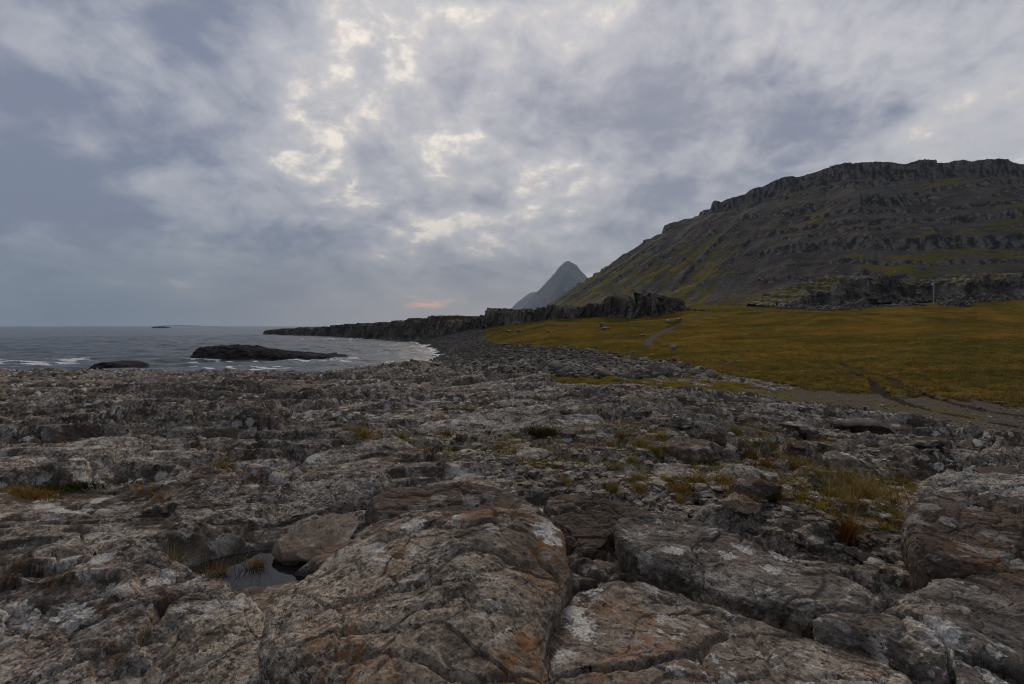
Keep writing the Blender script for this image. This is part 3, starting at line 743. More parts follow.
# scattered small stones: one of each kind, then copies
KINDS = ['slab-v', 'slab-w', 'lump-m', 'slab-x', 'block-h', 'slab-y', 'chip-a', 'chip-b']
def scatter(n, region, wr_, mats, label_of, group, minpx=3, seed=1, sub=4, name='loose_stone'):
    g = np.random.default_rng(seed); k = 0; out = []
    xs_ = [p[0] for p in region]; ys_ = [p[1] for p in region]
    while k < n:
        a = g.uniform(min(xs_), max(xs_)); b = g.uniform(min(ys_), max(ys_))
        if in_poly(np.array([a]), np.array([b]), region)[0] < 0: continue
        wpx = float(np.exp(g.uniform(math.log(wr_[0]), math.log(wr_[1]))))
        kind = KINDS[g.integers(len(KINDS))]; m = mats[g.integers(len(mats))]
        o = put_stone(a, b, wpx, kind, m, None, g.uniform(0, 360), (g.uniform(-9, 9), g.uniform(-9, 9)), g.uniform(.1, .35), sub, name=name, hs=g.uniform(.8, 1.5))
        tag(o, label_of(a, b, m, wpx), 'stone', group); out.append(o); k += 1
    return out
HOLLOW = [(420, 440), (470, 425), (540, 420), (640, 412), (740, 424), (830, 440), (905, 470), (890, 500), (905, 545), (860, 560), (790, 548), (720, 520), (660, 512), (600, 505), (540, 488), (440, 470)]
CN = {'grey_rock': 'pale grey', 'dark_rock': 'near-black', 'rock': 'brown-grey', 'brown_rock': 'dark brown', 'tan_rock': 'tan'}
def lab_h(a, b, m, w):
    zone_ = ('among the moss left of the green cushion' if a < 540 else 'among the yellow grass in the middle hollow' if a < 720 else 'in the tufted grass at the right of the hollow') if b < 480 else ('on the bare earth near the smooth brown slab' if a < 640 else 'on the dark earth behind the long pale slab' if a < 800 else 'on the dark earth by the reddish tussock')
    return f"{'small' if w < 13 else 'middling'} {CN[m]} stone {zone_}"
scatter(210, HOLLOW, (6, 24), ['grey_rock', 'grey_rock', 'dark_rock', 'rock', 'brown_rock', 'tan_rock'], lab_h, 'loose stones in the grassy hollow', seed=5)
FIELDST = [(570, 335), (640, 326), (700, 334), (720, 350), (690, 366), (600, 350)]
HILL = [(509, 332, 8), (519, 331, 7), (549, 332, 5), (605, 331, 11), (602, 329, 7), (632, 326, 6), (643, 335, 6), (634, 336, 4), (668, 326, 8), (679, 323, 8), (674, 349, 9), (568, 344, 4), (690, 341, 4)]
for i, (a, b, w) in enumerate(HILL):
    put_stone(a, b, w, KINDS[i % 6], 'rock' if i % 2 else 'grey_rock', ['boulder lying alone on the grassy slope below the cliff wall', 'grey boulder at the roadside bend below the cliff wall'][a > 625], i * 50, (0, 0), .1, 4, 'boulders on the grassy slope', 'field_boulder', 1.2)
for i, (a, b, w) in enumerate([(731, 362, 9), (738, 362, 8), (725, 362, 6), (744, 362, 5), (772, 370, 4), (728, 372, 5), (738, 373, 4), (722, 376, 5), (813, 385, 3), (720, 369, 4)]):
    put_stone(a, b, w, KINDS[i % 6], 'dark_rock', 'dark stone in the dry grass near the end of the boulder belt', i * 50, (0, 0), .1, 3, 'stones at the edge of the dry field', 'field_stone', 1.)

# boulder belt along the bay: the nearest ones each their own, the rest as one mass
g = np.random.default_rng(77)
cand = []
while len(cand) < 9500:
    a = g.uniform(405, 716); b = 341 + 38 * g.uniform() ** .9
    if in_poly(np.array([a]), np.array([b]), P_BELT)[0] > -.3 - g.exponential(1.6) * (g.uniform() < .4) and not in_poly(np.array([a]), np.array([b]), P_BEACH)[0] > 1.2: cand.append((a, b))
    elif in_poly(np.array([a]), np.array([b]), [(440, 366), (425, 372), (560, 384), (720, 392), (716, 378), (560, 373)])[0] > 0 and g.uniform() < .18: cand.append((a, b))
pts = []
for a, b in cand:
    p = at(a, b, 150); s = float(np.exp(g.normal(math.log(.135), .48))) * (1 + .35 * (p.y > 60)); pts.append((F * s / p.y, p, s))
pts.sort(key=lambda q: -q[0])
bel = [stone_data('beach_boulder', 300 + i, M[('cobble', 'dark_rock', 'cobble', 'grey_rock')[i % 4]], sub=3, flat=.7, cuts=10) for i in range(8)]
for i, (spx, p, s) in enumerate(pts[:290]):
    o = bpy.data.objects.new('beach_boulder', bel[i % 8]); C.objects.link(o)
    o.scale = (s, s, s); o.rotation_euler = (g.uniform(-.5, .5), g.uniform(-.5, .5), g.uniform(0, 6.28))
    o.location = (p.x, p.y, ground_z(p.x, p.y) + s * .25)
    u = CX + F * p.x / p.y
    tag(o, ('angular boulder at the seaward end of the boulder belt' if u < 520 else 'angular boulder in the middle of the boulder belt' if u < 620 else 'angular boulder at the grassy right end of the boulder belt'), 'boulder', 'boulders of the belt along the bay')
pv = [stone_mesh(400 + i, sub=2, flat=.7, cuts=8) for i in range(10)]
VV, TT, off = [], [], 0
for i, (spx, p, s) in enumerate(pts[290:]):
    v, fc = pv[i % 10]; a = g.uniform(0, 6.28); ca_, sa_ = math.cos(a), math.sin(a)
    w = v * s; w = np.stack([w[:, 0] * ca_ - w[:, 1] * sa_, w[:, 0] * sa_ + w[:, 1] * ca_, w[:, 2] + .25 * w[:, 0] * g.uniform(-1, 1)], 1)
    VV.append(w + np.array([p.x, p.y, ground_z(p.x, p.y) + s * .25])); TT.append(fc + off); off += len(v)
k = 0
while k < 1800:
    a = g.uniform(408, 492); b = g.uniform(331, 356)
    if in_poly(np.array([a]), np.array([b]), [(432, 356), (412, 350), (410, 343), (440, 338), (462, 333), (482, 331), (492, 342), (470, 348), (450, 352)])[0] < 0: continue
    p = at(a, b, 230)
    if p.z < -6.75: continue
    s = float(np.exp(g.normal(math.log(.24), .45))); v, fc = pv[k % 10]; th = g.uniform(0, 6.28); ca_, sa_ = math.cos(th), math.sin(th)
    w = v * s; w = np.stack([w[:, 0] * ca_ - w[:, 1] * sa_, w[:, 0] * sa_ + w[:, 1] * ca_, w[:, 2]], 1)
    VV.append(w + np.array([p.x, p.y, ground_z(p.x, p.y) + s * .2])); TT.append(fc + off); off += len(v); k += 1
o = mesh_np('beach_rubble', np.vstack(VV), None, M['cobble'], tris=np.vstack(TT), smooth=False)
tag(o, 'mass of dark grey-brown cobbles heaped along the head of the bay', 'boulders', kind='stuff')

# small chips and gravel between the stones
VV, TT, off = [], [], 0
pv = [stone_mesh(500 + i, sub=1, flat=.6, cuts=5) for i in range(8)]
RUB = [(420, 445), (540, 400), (700, 396), (860, 412), (960, 440), (1024, 450), (1024, 500), (910, 500), (900, 560), (1024, 590), (870, 575), (700, 520), (600, 515), (440, 475)]
k = 0
while k < 3800:
    a = g.uniform(420, 1024); b = 396 + 200 * g.uniform() ** 1.3
    if in_poly(np.array([a]), np.array([b]), RUB)[0] < 0: continue
    p = at(a, b); s = float(np.exp(g.normal(math.log(.022), .5))) * (1 + .05 * p.y)
    v, fc = pv[k % 8]; th = g.uniform(0, 6.28); ca_, sa_ = math.cos(th), math.sin(th)
    w = v * s; w = np.stack([w[:, 0] * ca_ - w[:, 1] * sa_, w[:, 0] * sa_ + w[:, 1] * ca_, w[:, 2]], 1)
    VV.append(w + np.array([p.x, p.y, ground_z(p.x, p.y) + s * .2])); TT.append(fc + off); off += len(v); k += 1
o = mesh_np('stone_rubble', np.vstack(VV), None, M['rock'], tris=np.vstack(TT), smooth=False)
tag(o, 'small broken stones and chips strewn between the slabs', 'rubble', kind='stuff')

# ------------------------------------------------------------------ grass
def make_grass(name, a, b, c=None):
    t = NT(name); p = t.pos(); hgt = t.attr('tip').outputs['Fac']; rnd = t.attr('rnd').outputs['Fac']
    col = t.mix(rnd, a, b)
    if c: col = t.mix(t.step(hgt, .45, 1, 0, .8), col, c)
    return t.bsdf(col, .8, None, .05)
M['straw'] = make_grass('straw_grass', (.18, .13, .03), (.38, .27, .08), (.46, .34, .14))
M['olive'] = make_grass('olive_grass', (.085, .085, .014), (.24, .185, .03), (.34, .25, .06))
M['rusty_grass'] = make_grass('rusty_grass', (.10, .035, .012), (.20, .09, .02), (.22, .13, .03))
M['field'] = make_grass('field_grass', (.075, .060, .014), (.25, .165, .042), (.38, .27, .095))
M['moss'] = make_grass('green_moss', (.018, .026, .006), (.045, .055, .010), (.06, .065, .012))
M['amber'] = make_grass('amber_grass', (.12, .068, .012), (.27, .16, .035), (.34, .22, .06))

def blades(spots, length, width, lean=.6, seed=0, zoff=-.01, curl=.5):
    """many bent, tapering blades at the given (x, y, z) roots: arrays of vertices, quads, attributes"""
    g = np.random.default_rng(seed); n = len(spots); S = np.asarray(spots, float)
    L = length * np.exp(g.normal(0, .35, n)); W = width * g.uniform(.6, 1.3, n)
    az = g.uniform(0, 6.283, n); ln = np.abs(g.normal(lean, .25, n)); az2 = g.uniform(0, 6.283, n)
    dx, dy = np.cos(az), np.sin(az); wx_, wy_ = np.cos(az2), np.sin(az2)
    V, tip = [], []
    for k, f in enumerate((0, .4, .75, 1)):
        hgt = L * f * np.cos(ln * (.5 + curl * f)); out = L * f * np.sin(ln * (.5 + curl * f))
        w = W * (1, .85, .5, .08)[k]
        for sgn in (-1, 1):
            V.append(np.stack([S[:, 0] + dx * out + sgn * wx_ * w, S[:, 1] + dy * out + sgn * wy_ * w, S[:, 2] + zoff + hgt], 1)); tip.append(np.full(n, f))
    V = np.stack(V, 1).reshape(-1, 3); tip = np.stack(tip, 1).ravel(); rnd = np.repeat(g.uniform(0, 1, n), 8)
    base = np.arange(n)[:, None] * 8
    q = np.concatenate([base + np.array([[2 * k, 2 * k + 1, 2 * k + 3, 2 * k + 2]]) for k in range(3)], 0)
    return V, q, {'tip': tip, 'rnd': rnd}

def tuft_me(seed, n, length, width, spread, mat, lean=.6):
    g = np.random.default_rng(seed)
    rr_ = np.abs(g.normal(0, spread, n)); th = g.uniform(0, 6.283, n)
    V, q, at_ = blades(np.stack([rr_ * np.cos(th), rr_ * np.sin(th), np.zeros(n)], 1), length, width, lean, seed)
    o = mesh_np('grass_tuft', V, q, M[mat], at_); me = o.data; bpy.data.objects.remove(o); return me
def put_tuft(px, py, me, s, label, group=None, name='grass_tuft', rot=0, cat='grass tuft', dz=0):
    p = at(px, py); o = bpy.data.objects.new(name, me); C.objects.link(o)
    o.location = (p.x, p.y, ground_z(p.x, p.y) + dz); o.scale = (s, s, s); o.rotation_euler = (0, 0, rot)
    tag(o, label, cat, group); return o
TP = 'grass tufts of the rock pool'
tf = [tuft_me(1, 240, .13, .0022, .045, 'amber', .7), tuft_me(2, 200, .12, .0022, .05, 'amber', .75), tuft_me(3, 90, .15, .0018, .02, 'straw', .5), tuft_me(4, 14, .24, .0012, .05, 'straw', .35)]
put_tuft(256, 560, tf[0], .8, 'dense round amber grass tuft on the right in the rock pool', TP, dz=.05)
put_tuft(219, 566, tf[1], .85, 'spreading amber grass tuft in the middle of the rock pool', TP, rot=1, dz=.05)
put_tuft(234, 572, tf[0], .8, 'low amber grass tuft at the near bank of the rock pool', TP, rot=2, dz=.05)
put_tuft(198, 577, tf[1], .7, 'dull olive-amber tuft on the left side of the pool clump', TP, rot=3, dz=.05)
put_tuft(172, 567, tf[2], 1.0, 'thin upright straw tuft at the far left of the rock pool', TP, rot=1)
put_tuft(200, 572, tf[3], 1.1, 'few bleached stalks leaning over the rock pool', TP, 'dry_stalks', rot=0, cat='stalks')
put_tuft(846, 548, tuft_me(5, 420, .15, .002, .05, 'rusty_grass', .6), .95, 'reddish brown grass tussock in front of the stony hollow', None, rot=0)
put_tuft(866, 520, tuft_me(6, 420, .17, .0018, .12, 'straw', .5), 1.3, 'spiky straw tuft left of the brown split block')
put_tuft(1003, 566, tuft_me(7, 60, .2, .0018, .05, 'straw', .5), 1.1, 'wispy straw tuft at the right edge below the split block')
put_tuft(715, 590, tuft_me(8, 45, .15, .0014, .13, 'straw', .6), 1.1, 'sparse dry grass along the crack under the long pale slab', dz=.05)
put_tuft(668, 568, tuft_me(9, 10, .18, .0013, .03, 'straw', .5), 1.0, 'a few dry stalks at the left end of the long pale slab', dz=.03)
cm = tuft_me(10, 2600, .055, .004, .085, 'moss', .8)
put_tuft(541, 436, cm, 1.2, 'dark green moss cushion among the pale stones', None, 'moss_cushion', cat='moss')
o = put_tuft(42, 505, tuft_me(11, 2200, .035, .003, .09, 'moss', .8), 1.0, 'green and red moss patch lying in the crack at the left', None, 'moss_patch', cat='moss', rot=.35); o.scale = (2.3, .7, 1)
# individually visible tufts of the hollow
tm = [tuft_me(20 + i, 200, .105, .0022, .055, ['straw', 'olive', 'amber', 'straw'][i], .6) for i in range(4)]
g = np.random.default_rng(9)
HT = [(640, 455, 2.0), (655, 462, 1.6), (630, 448, 1.4), (700, 490, 1.3), (725, 486, 1.4), (690, 500, 1.1), (765, 470, 1.5), (790, 455, 1.7), (800, 470, 1.5), (812, 480, 1.4), (845, 478, 1.5), (858, 468, 1.3), (880, 470, 1.2), (905, 478, 1.1), (735, 500, 1.1), (760, 492, 1.2), (820, 500, 1.3), (830, 512, 1.2), (850, 505, 1.3), (885, 512, 1.2), (680, 508, .9), (800, 520, 1.0), (780, 500, 1.1), (365, 445, 1.6), (385, 452, 1.5), (400, 446, 1.4), (425, 452, 1.4), (452, 448, 1.3), (470, 455, 1.3), (448, 438, 1.4), (500, 455, 1.3), (515, 462, 1.2), (560, 450, 1.4), (575, 460, 1.2), (590, 446, 1.3), (610, 452, 1.3), (660, 446, 1.4), (735, 440, 1.5), (750, 450, 1.5), (770, 440, 1.4), (822, 450, 1.4), (690, 445, 1.3)]
gx_ = np.random.default_rng(44)
while len(HT) < 84:
    a, b = gx_.uniform(500, 910), gx_.uniform(425, 535)
    if in_poly(np.array([a]), np.array([b]), HOLLOW)[0] > 4: HT.append((a, b, gx_.uniform(.7, 1.3)))
for i, (a, b, s) in enumerate(HT):
    where = 'among the mossy cracks at left of the hollow' if a < 480 else 'between the mossy stones of the middle hollow' if a < 680 else 'between the stones at the right of the hollow'
    mi = i % 4
    put_tuft(a, b, tm[mi], s * .8, f"{['straw-yellow', 'olive green', 'amber', 'straw-yellow'][mi]} grass tuft {where}", 'small grass tufts of the hollow', rot=g.uniform(0, 6))
# thin ground-hugging grass: nobody could count it
sp = []
while len(sp) < 70000:
    a = g.uniform(330, 1010, 6000); b = 400 + 170 * g.uniform(0, 1, 6000) ** 1.4
    ok = in_poly(a, b, [(340, 440), (430, 420), (560, 402), (720, 406), (860, 425), (940, 470), (930, 520), (1010, 575), (870, 560), (700, 514), (600, 500), (440, 470), (350, 465)]) > 0
    d = -F * 1.62 / (HY - b); X0 = (a - CX) / F * d
    ok &= fbm(X0 * .9, d * .9, 3, 171) + g.normal(0, .12, 6000) > .06
    sp += [(u, v, ground_z(u, v)) for u, v in zip(X0[ok], d[ok])]
V, q, at_ = blades(sp, .034, .0030, .95, 3, -.004)
o = mesh_np('short_grass', V, q, M['olive'], at_); tag(o, 'short yellow-green grass and moss growing between the stones', 'grass', kind='stuff')
sp2 = [s for s in sp if g.uniform() < .25]
V, q, at_ = blades(sp2, .055, .0022, .8, 4, -.004)
o = mesh_np('short_dry_grass', V, q, M['straw'], at_); tag(o, 'dry straw-coloured grass mixed into the short green grass', 'grass', kind='stuff')
def meadow(n, dmax, thr, seed, off):
    g_ = np.random.default_rng(seed); out = []
    while len(out) < n:
        a = g_.uniform(680, 1060, 9000); d = np.exp(g_.uniform(math.log(12), math.log(dmax), 9000))
        X0 = (a - CX) / F * d; yy = HY - F * base_h(X0, d) / d
        rag = 9 * np.maximum(0, fbm(X0 * .45, d * .45, 4, 191)) / np.maximum(d / 18, 1)
        ok = (in_poly(a, yy, P_GRASS) > 1 - 2.2 * rag) & (fbm(X0 * 1.1, d * 1.1, 3, 181) + .6 * fbm(X0 * .25, d * .25, 3, 183) + g_.normal(0, .1, 9000) > thr)
        for L_ in RUTS: ok &= line_dist(X0, d, plan(L_)) > .32
        out += [(u, v, ground_z(u, v)) for u, v in zip(X0[ok], d[ok])]
    return out
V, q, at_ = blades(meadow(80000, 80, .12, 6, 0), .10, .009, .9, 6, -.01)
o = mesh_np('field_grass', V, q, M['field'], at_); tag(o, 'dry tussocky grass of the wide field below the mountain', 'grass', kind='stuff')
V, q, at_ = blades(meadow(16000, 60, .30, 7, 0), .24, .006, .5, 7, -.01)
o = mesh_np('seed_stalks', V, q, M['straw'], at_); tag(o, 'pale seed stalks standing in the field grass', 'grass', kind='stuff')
# pebbles strewn over the gravel flat
VV, TT, off = [], [], 0; k = 0
while k < 2600:
    a = g.uniform(700, 1060); b = g.uniform(384, 452)
    if in_poly(np.array([a]), np.array([b]), P_GRAVEL)[0] < -3: continue
    p = at(a, b); s = float(np.exp(g.normal(math.log(.022), .45)))
    v, fc = pv[k % 8]; th = g.uniform(0, 6.28); ca_, sa_ = math.cos(th), math.sin(th)
    w = v * s; w = np.stack([w[:, 0] * ca_ - w[:, 1] * sa_, w[:, 0] * sa_ + w[:, 1] * ca_, w[:, 2]], 1)
    VV.append(w + np.array([p.x, p.y, ground_z(p.x, p.y) + s * .2])); TT.append(fc + off); off += len(v); k += 1
o = mesh_np('gravel_pebbles', np.vstack(VV), None, M['grey_rock'], tris=np.vstack(TT), smooth=False)
tag(o, 'loose pebbles strewn over the gravel flat', 'pebbles', kind='stuff')
# moss and low grass lines in the cracks at left
sp = []
for cx_, cy_, sx, sy, n in [(160, 505, 26, 9, 2600), (222, 481, 12, 5, 1100), (270, 419, 20, 4, 1000), (30, 512, 26, 5, 1500), (15, 420, 14, 3, 500), (85, 372, 10, 2, 0)]:
    for _ in range(n):
        p = at(cx_ + g.normal(0, sx * .55), cy_ + g.normal(0, sy * .55)); sp.append((p.x, p.y, ground_z(p.x, p.y)))
V, q, at_ = blades(sp, .045, .0022, .8, 8, -.004)
o = mesh_np('crack_grass', V, q, M['amber'], at_); tag(o, 'low brownish grass filling the cracks of the left rock shelf', 'grass', kind='stuff')

# ------------------------------------------------------------------ rock pool
def disc(cx_, cy_, rx, ry, rot, n=64):
    a = np.linspace(0, 2 * np.pi, n, endpoint=False)
    u, v = np.cos(a) * rx, np.sin(a) * ry
    return np.stack([cx_ + u * math.cos(rot) - v * math.sin(rot), cy_ + u * math.sin(rot) + v * math.cos(rot)], 1)
t = NT('pool_water'); p = t.pos()
M['pool'] = t.bsdf((.012, .012, .014), .04, t.bump(t.noise(p, 9, 2, .5), .05, .01), .5, IOR=1.33)
P = disc(POOL.x, POOL.y, .74, .46, R(22))
co = np.vstack([np.column_stack([P, np.full(64, POOLZ - .012 + EYE)]), [[POOL.x, POOL.y, POOLZ - .012 + EYE]]])
o = mesh_np('pool_water', co, None, M['pool'], tris=np.stack([np.arange(64), (np.arange(64) + 1) % 64, np.full(64, 64)], 1)); tag(o, kind='structure')

# ------------------------------------------------------------------ sea
sr = [22.0]
while sr[-1] < 12500: sr.append(sr[-1] * (1.006 if sr[-1] < 450 else 1.03))
sr = np.array(sr); sa = np.radians(np.concatenate([np.linspace(-180, -62, 40, endpoint=False), np.linspace(-62, 12, 620), np.linspace(12, 180, 50, endpoint=False)[1:]]))
A2, R2 = np.meshgrid(sa, sr); sx, sy = (np.sin(A2) * R2).ravel(), (np.cos(A2) * R2).ravel(); r2 = R2.ravel()
wv = np.zeros_like(sx); g = np.random.default_rng(12)
for k in range(14):
    lam = 3.0 * 1.33 ** (k % 8) * g.uniform(.8, 1.2); th = R(g.normal(150, 28)); am = .017 * lam ** .75
    ph = (sx * math.sin(th) + sy * math.cos(th)) * 2 * np.pi / lam + g.uniform(0, 6) + 1.5 * fbm(sx * .02, sy * .02, 2, 200 + k)
    wv += am * (1 - np.abs(np.sin(ph / 2)) * 2) * ss(lam * 130, lam * 40, r2)
bh = base_h(sx, sy)
depth = -7.0 - bh
shal = ss(.7, .1, depth) * (sy > 60) * (r2 < 260)
spx = CX + F * sx / np.maximum(sy, .2 * r2); spy = HY + F * 7 / np.maximum(sy, .2 * r2)
fn = fbm(sx * .12, sy * .35, 4, 222)
foam = ss(.1, .55, shal + .8 * fn * shal)
foam = np.maximum(foam, ss(7, 0, np.abs(spy - 360.5 - 1.5 * np.sin(spx * .05))) * ss(130, 60, spx) * ss(-20, 5, spx) * ss(-.15, .35, fbm(sx * .10, sy * .45, 5, 223)) * (sy > 0))
for (cx_, cy_, rx, ry) in ((118, 366, 34, 3), (268, 358.5, 84, 2.6), (200, 359, 14, 2.5), (335, 357.5, 26, 2.5), (320, 356.5, 30, 2.5), (240, 366, 60, 2.5), (385, 338.5, 90, 1.)):
    dq = np.sqrt(((spx - cx_) / rx) ** 2 + ((spy - cy_) / ry) ** 2)
    foam = np.maximum(foam, ss(1.3, .8, dq) * ss(-.1, .4, fbm(sx * .25, sy * .5, 4, 224)) * .9 * (sy > 0))
foam = np.maximum(foam, ss(.52, .62, fbm(sx * .05, sy * .16, 5, 225)) * .18 * ss(500, 150, r2))
t = NT('sea_water'); p = t.pos()
n_ = t.math('ADD', t.noise(t.scale(p, (.6, 1.6, 1)), .45, 6, .62, .4), t.math('MULTIPLY', t.noise(t.scale(p, (.5, 1.6, 1)), .09, 4, .6), 2.0))
fo = t.attr('foam').outputs['Fac']
fm = t.step(t.math('ADD', fo, t.math('MULTIPLY', t.math('SUBTRACT', t.noise(p, 1.4, 5, .7), .5), .7)), .42, .6)
M['sea'] = t.bsdf(t.mix(fm, (.062, .078, .090), (.62, .64, .66)), t.step(fm, 0, 1, .24, .8), t.bump(n_, .8, 1.0), .5, IOR=1.33)
o = mesh_np('sea_water', np.stack([sx, sy, wv], 1), grid_quads(len(sr), len(sa), True), M['sea'], {'foam': foam}); tag(o, kind='structure')

# ------------------------------------------------------------------ skerries
def islet(name, label, prof, base_y, depth_m, mat, seed, n=420, m=150, cat='skerry', group=None, under=1.2, edge=.5):
    """a rock in the sea: top outline in picture pixels (x, y), foot row, thickness front to back"""
    d = F * 7 / (base_y - HY); d0 = d; d = d + depth_m * .5
    px_ = np.array([a for a, _ in prof], float); top = np.array([7 - (b - HY) / F * d for _, b in prof])
    u = np.linspace(px_[0], px_[-1], n); hu = np.interp(u, px_, top)
    wx_ = (u - CX) / F * d
    v = np.linspace(-1, 1, m)
    U, Vv = np.meshgrid(np.arange(n), v, indexing='ij')
    xx = wx_[U]; hh = hu[U]
    e_ = np.clip(np.minimum(np.arange(n), n - 1 - np.arange(n)) / (n * .05), 0, 1) ** .5
    yy = d + depth_m * .5 * Vv * (.25 + .75 * e_[U])
    shape = (1 - np.abs(Vv) ** 5)
    zz = -under + (hh + under) * np.clip(shape * 1.15, 0, 1) * (.35 + .65 * e_[U])
    nz = fbm(xx * .45, yy * .45, 5, seed, .55); rd = ridged(xx * .25, yy * .6, 4, seed + 3) - .6
    zz = zz + np.clip(hh, .3, 3) * (.26 * nz + .2 * rd) * shape
    yy = yy + .8 * fbm(xx * .6, zz * 1.4, 4, seed + 5) * (np.abs(Vv) > .5)
    co = np.stack([xx, yy, zz], -1).reshape(-1, 3)
    o = mesh_np(name, co, grid_quads(n, m), mat, {'green': np.zeros(len(co))}); tag(o, label, cat, group); return o
islet('sea_skerry', 'long dark flat-topped skerry in the bay, tapering to the right',
      [(202, 357.5), (205, 352), (208, 348), (217, 346.6), (230, 346.3), (246, 347), (262, 349.5), (278, 351.5), (300, 353), (318, 354.5), (326, 355), (329, 353.2), (332, 355), (346, 356.5)], 358.5, 14, M['islet'], 61)
islet('sea_skerry', 'low black rock awash close behind the left rock shelf', [(101, 366), (106, 363), (113, 361.8), (123, 361.5), (132, 362.6), (138, 365)], 367.5, 7, M['islet'], 62, 240, 90)
islet('sea_skerry', 'tiny dark islet far out on the horizon', [(155, 327.4), (156, 326.6), (158, 326.6), (159.5, 327.4)], 328.1, 40, M['islet'], 63, 60, 30, under=3, group='islets on the horizon')
islet('sea_skerry', 'tiny dark islet far out on the horizon', [(160, 327.4), (161.5, 326.3), (164, 326.7), (168, 327.5)], 328.1, 40, M['islet'], 64, 60, 30, under=3, group='islets on the horizon')

# ------------------------------------------------------------------ cliffs: jointed walls with turf on top
def cliff(name, label, prof, mat, seed, n=900, m=120, back=26, turf=.6, joint=1.1, rise=.0, foot=1.5, amp=1.0, cat='cliff', blocky=1.0):
    """prof: (pixel x, top y, base y, distance); wall face, brink, and the ground behind the brink"""
    P_ = np.array(prof, float)
    X_ = (P_[:, 0] - CX) / F * P_[:, 3]; Y_ = P_[:, 3]
    zt = -(P_[:, 1] - HY) / F * P_[:, 3]; zb = -(P_[:, 2] - HY) / F * P_[:, 3]
    seg = np.hypot(np.diff(X_), np.diff(Y_)); s = np.concatenate([[0], np.cumsum(seg)])
    u = np.linspace(0, s[-1], n)
    fx, fy, ft, fb = (np.interp(u, s, q) for q in (X_, Y_, zt, zb))
    k = max(3, n // 60); ker = np.ones(k) / k
    def sm(a): return np.convolve(np.pad(a, (k, k), mode='edge'), ker, 'same')[k:-k]
    fx, fy = sm(fx), sm(fy)
    tx, ty = np.gradient(fx), np.gradient(fy); L = np.hypot(tx, ty) + 1e-9; nx, ny = -ty / L, tx / L
    flip = np.sign(nx * fx + ny * fy); flip[flip == 0] = 1; nx, ny = nx * flip, ny * flip   # away from the eye
    mw = int(m * .62)
    w = np.concatenate([np.linspace(0, 1, mw), np.ones(m - mw)]); b = np.concatenate([np.zeros(mw), np.linspace(0, 1, m - mw + 1)[1:] ** 1.3])
    hgt = (ft - fb)
    # brink broken into columns and notches
    c1, c2, ra, rb, ox, oy = voronoi((u / (2.6 * joint)).astype(f32) + 0 * u.astype(f32), np.full(n, .5, f32), seed)
    ft = ft + hgt * ((ra - .5) * .26 * blocky + .12 * fbm(u * .35, u * 0 + 3, 4, seed + 1))
    U = u[:, None]; W = w[None, :]; B = b[None, :]
    Z = (fb[:, None] - foot) + (ft - fb + foot)[:, None] * W
    # face relief: vertical joints, offset blocks, horizontal breaks
    g1, g2, qa, qb, _, _ = voronoi((U / (1.5 * joint) + .25 * fbm(U * .3, Z * .2, 2, seed + 2)).astype(f32), (Z / (4.5 * joint)).astype(f32) + 0 * U.astype(f32), seed + 3)
    h1, h2, pa, pb, _, _ = voronoi((U / (5 * joint)).astype(f32) + 0 * Z.astype(f32), (Z / (9 * joint)).astype(f32) + 0 * U.astype(f32), seed + 7)
    face = amp * (1.5 * joint * (pa - .5) * 2 + 1.0 * joint * (qa - .5) - .7 * joint * ss(.16, 0, g2 - g1) + 1.3 * joint * fbm(U * .22 / joint, Z * .12 / joint, 5, seed + 4))
    slope = hgt[:, None] * .22 * W + hgt[:, None] * .25 * ss(.35, 0, W) * -1          # battered face, talus at the foot
    edge_in = np.where(b[None, :] > 0, 0, 1)
    off = slope + face * np.where(B > 0, ss(.12, 0, B), .35 + .65 * ss(0, .25, W)) + B * back
    taper = np.minimum(ss(0, .02 * s[-1], u), ss(s[-1], .98 * s[-1], u))[:, None] if False else 1
    XX = fx[:, None] + nx[:, None] * off; YY = fy[:, None] + ny[:, None] * off
    Z = Z + B * back * rise + (B > 0) * (.5 * joint * fbm(XX * .25, YY * .25, 4, seed + 5)) - ss(.85, 1, B) * (hgt[:, None] + 6)
    green = np.where(B > .03, turf, 0) + ss(.9, 1, W) * turf * .35 * (fbm(XX * .4, YY * .4, 3, seed + 6) > .1) + ss(.3, .0, W) * turf * .6
    co = np.stack([XX, YY, Z + EYE + 0 * XX], -1).reshape(-1, 3)
    o = mesh_np(name, co, grid_quads(n, m), mat, {'green': np.broadcast_to(green, XX.shape).ravel()}, smooth=False); tag(o, label, cat); return o
cliff('sea_cliff', 'low dark headland cliff running out into the sea behind the bay',
      [(264, 331, 334.2, 412), (270, 329.8, 334.2, 408), (300, 328.4, 335.2, 365), (320, 327.5, 335.8, 343), (341, 326.2, 336.8, 312), (376, 325, 338.8, 264), (392, 323.6, 339.6, 248), (406, 322, 340.6, 232), (420, 321, 341.4, 222), (436, 318.8, 342, 214), (448, 319.5, 343, 206), (464, 320.4, 343, 200), (478, 318, 341, 196)], M['sea_cliff'], 71, 1000, 110, back=40, turf=.5, joint=1.0, foot=2., blocky=1.4)
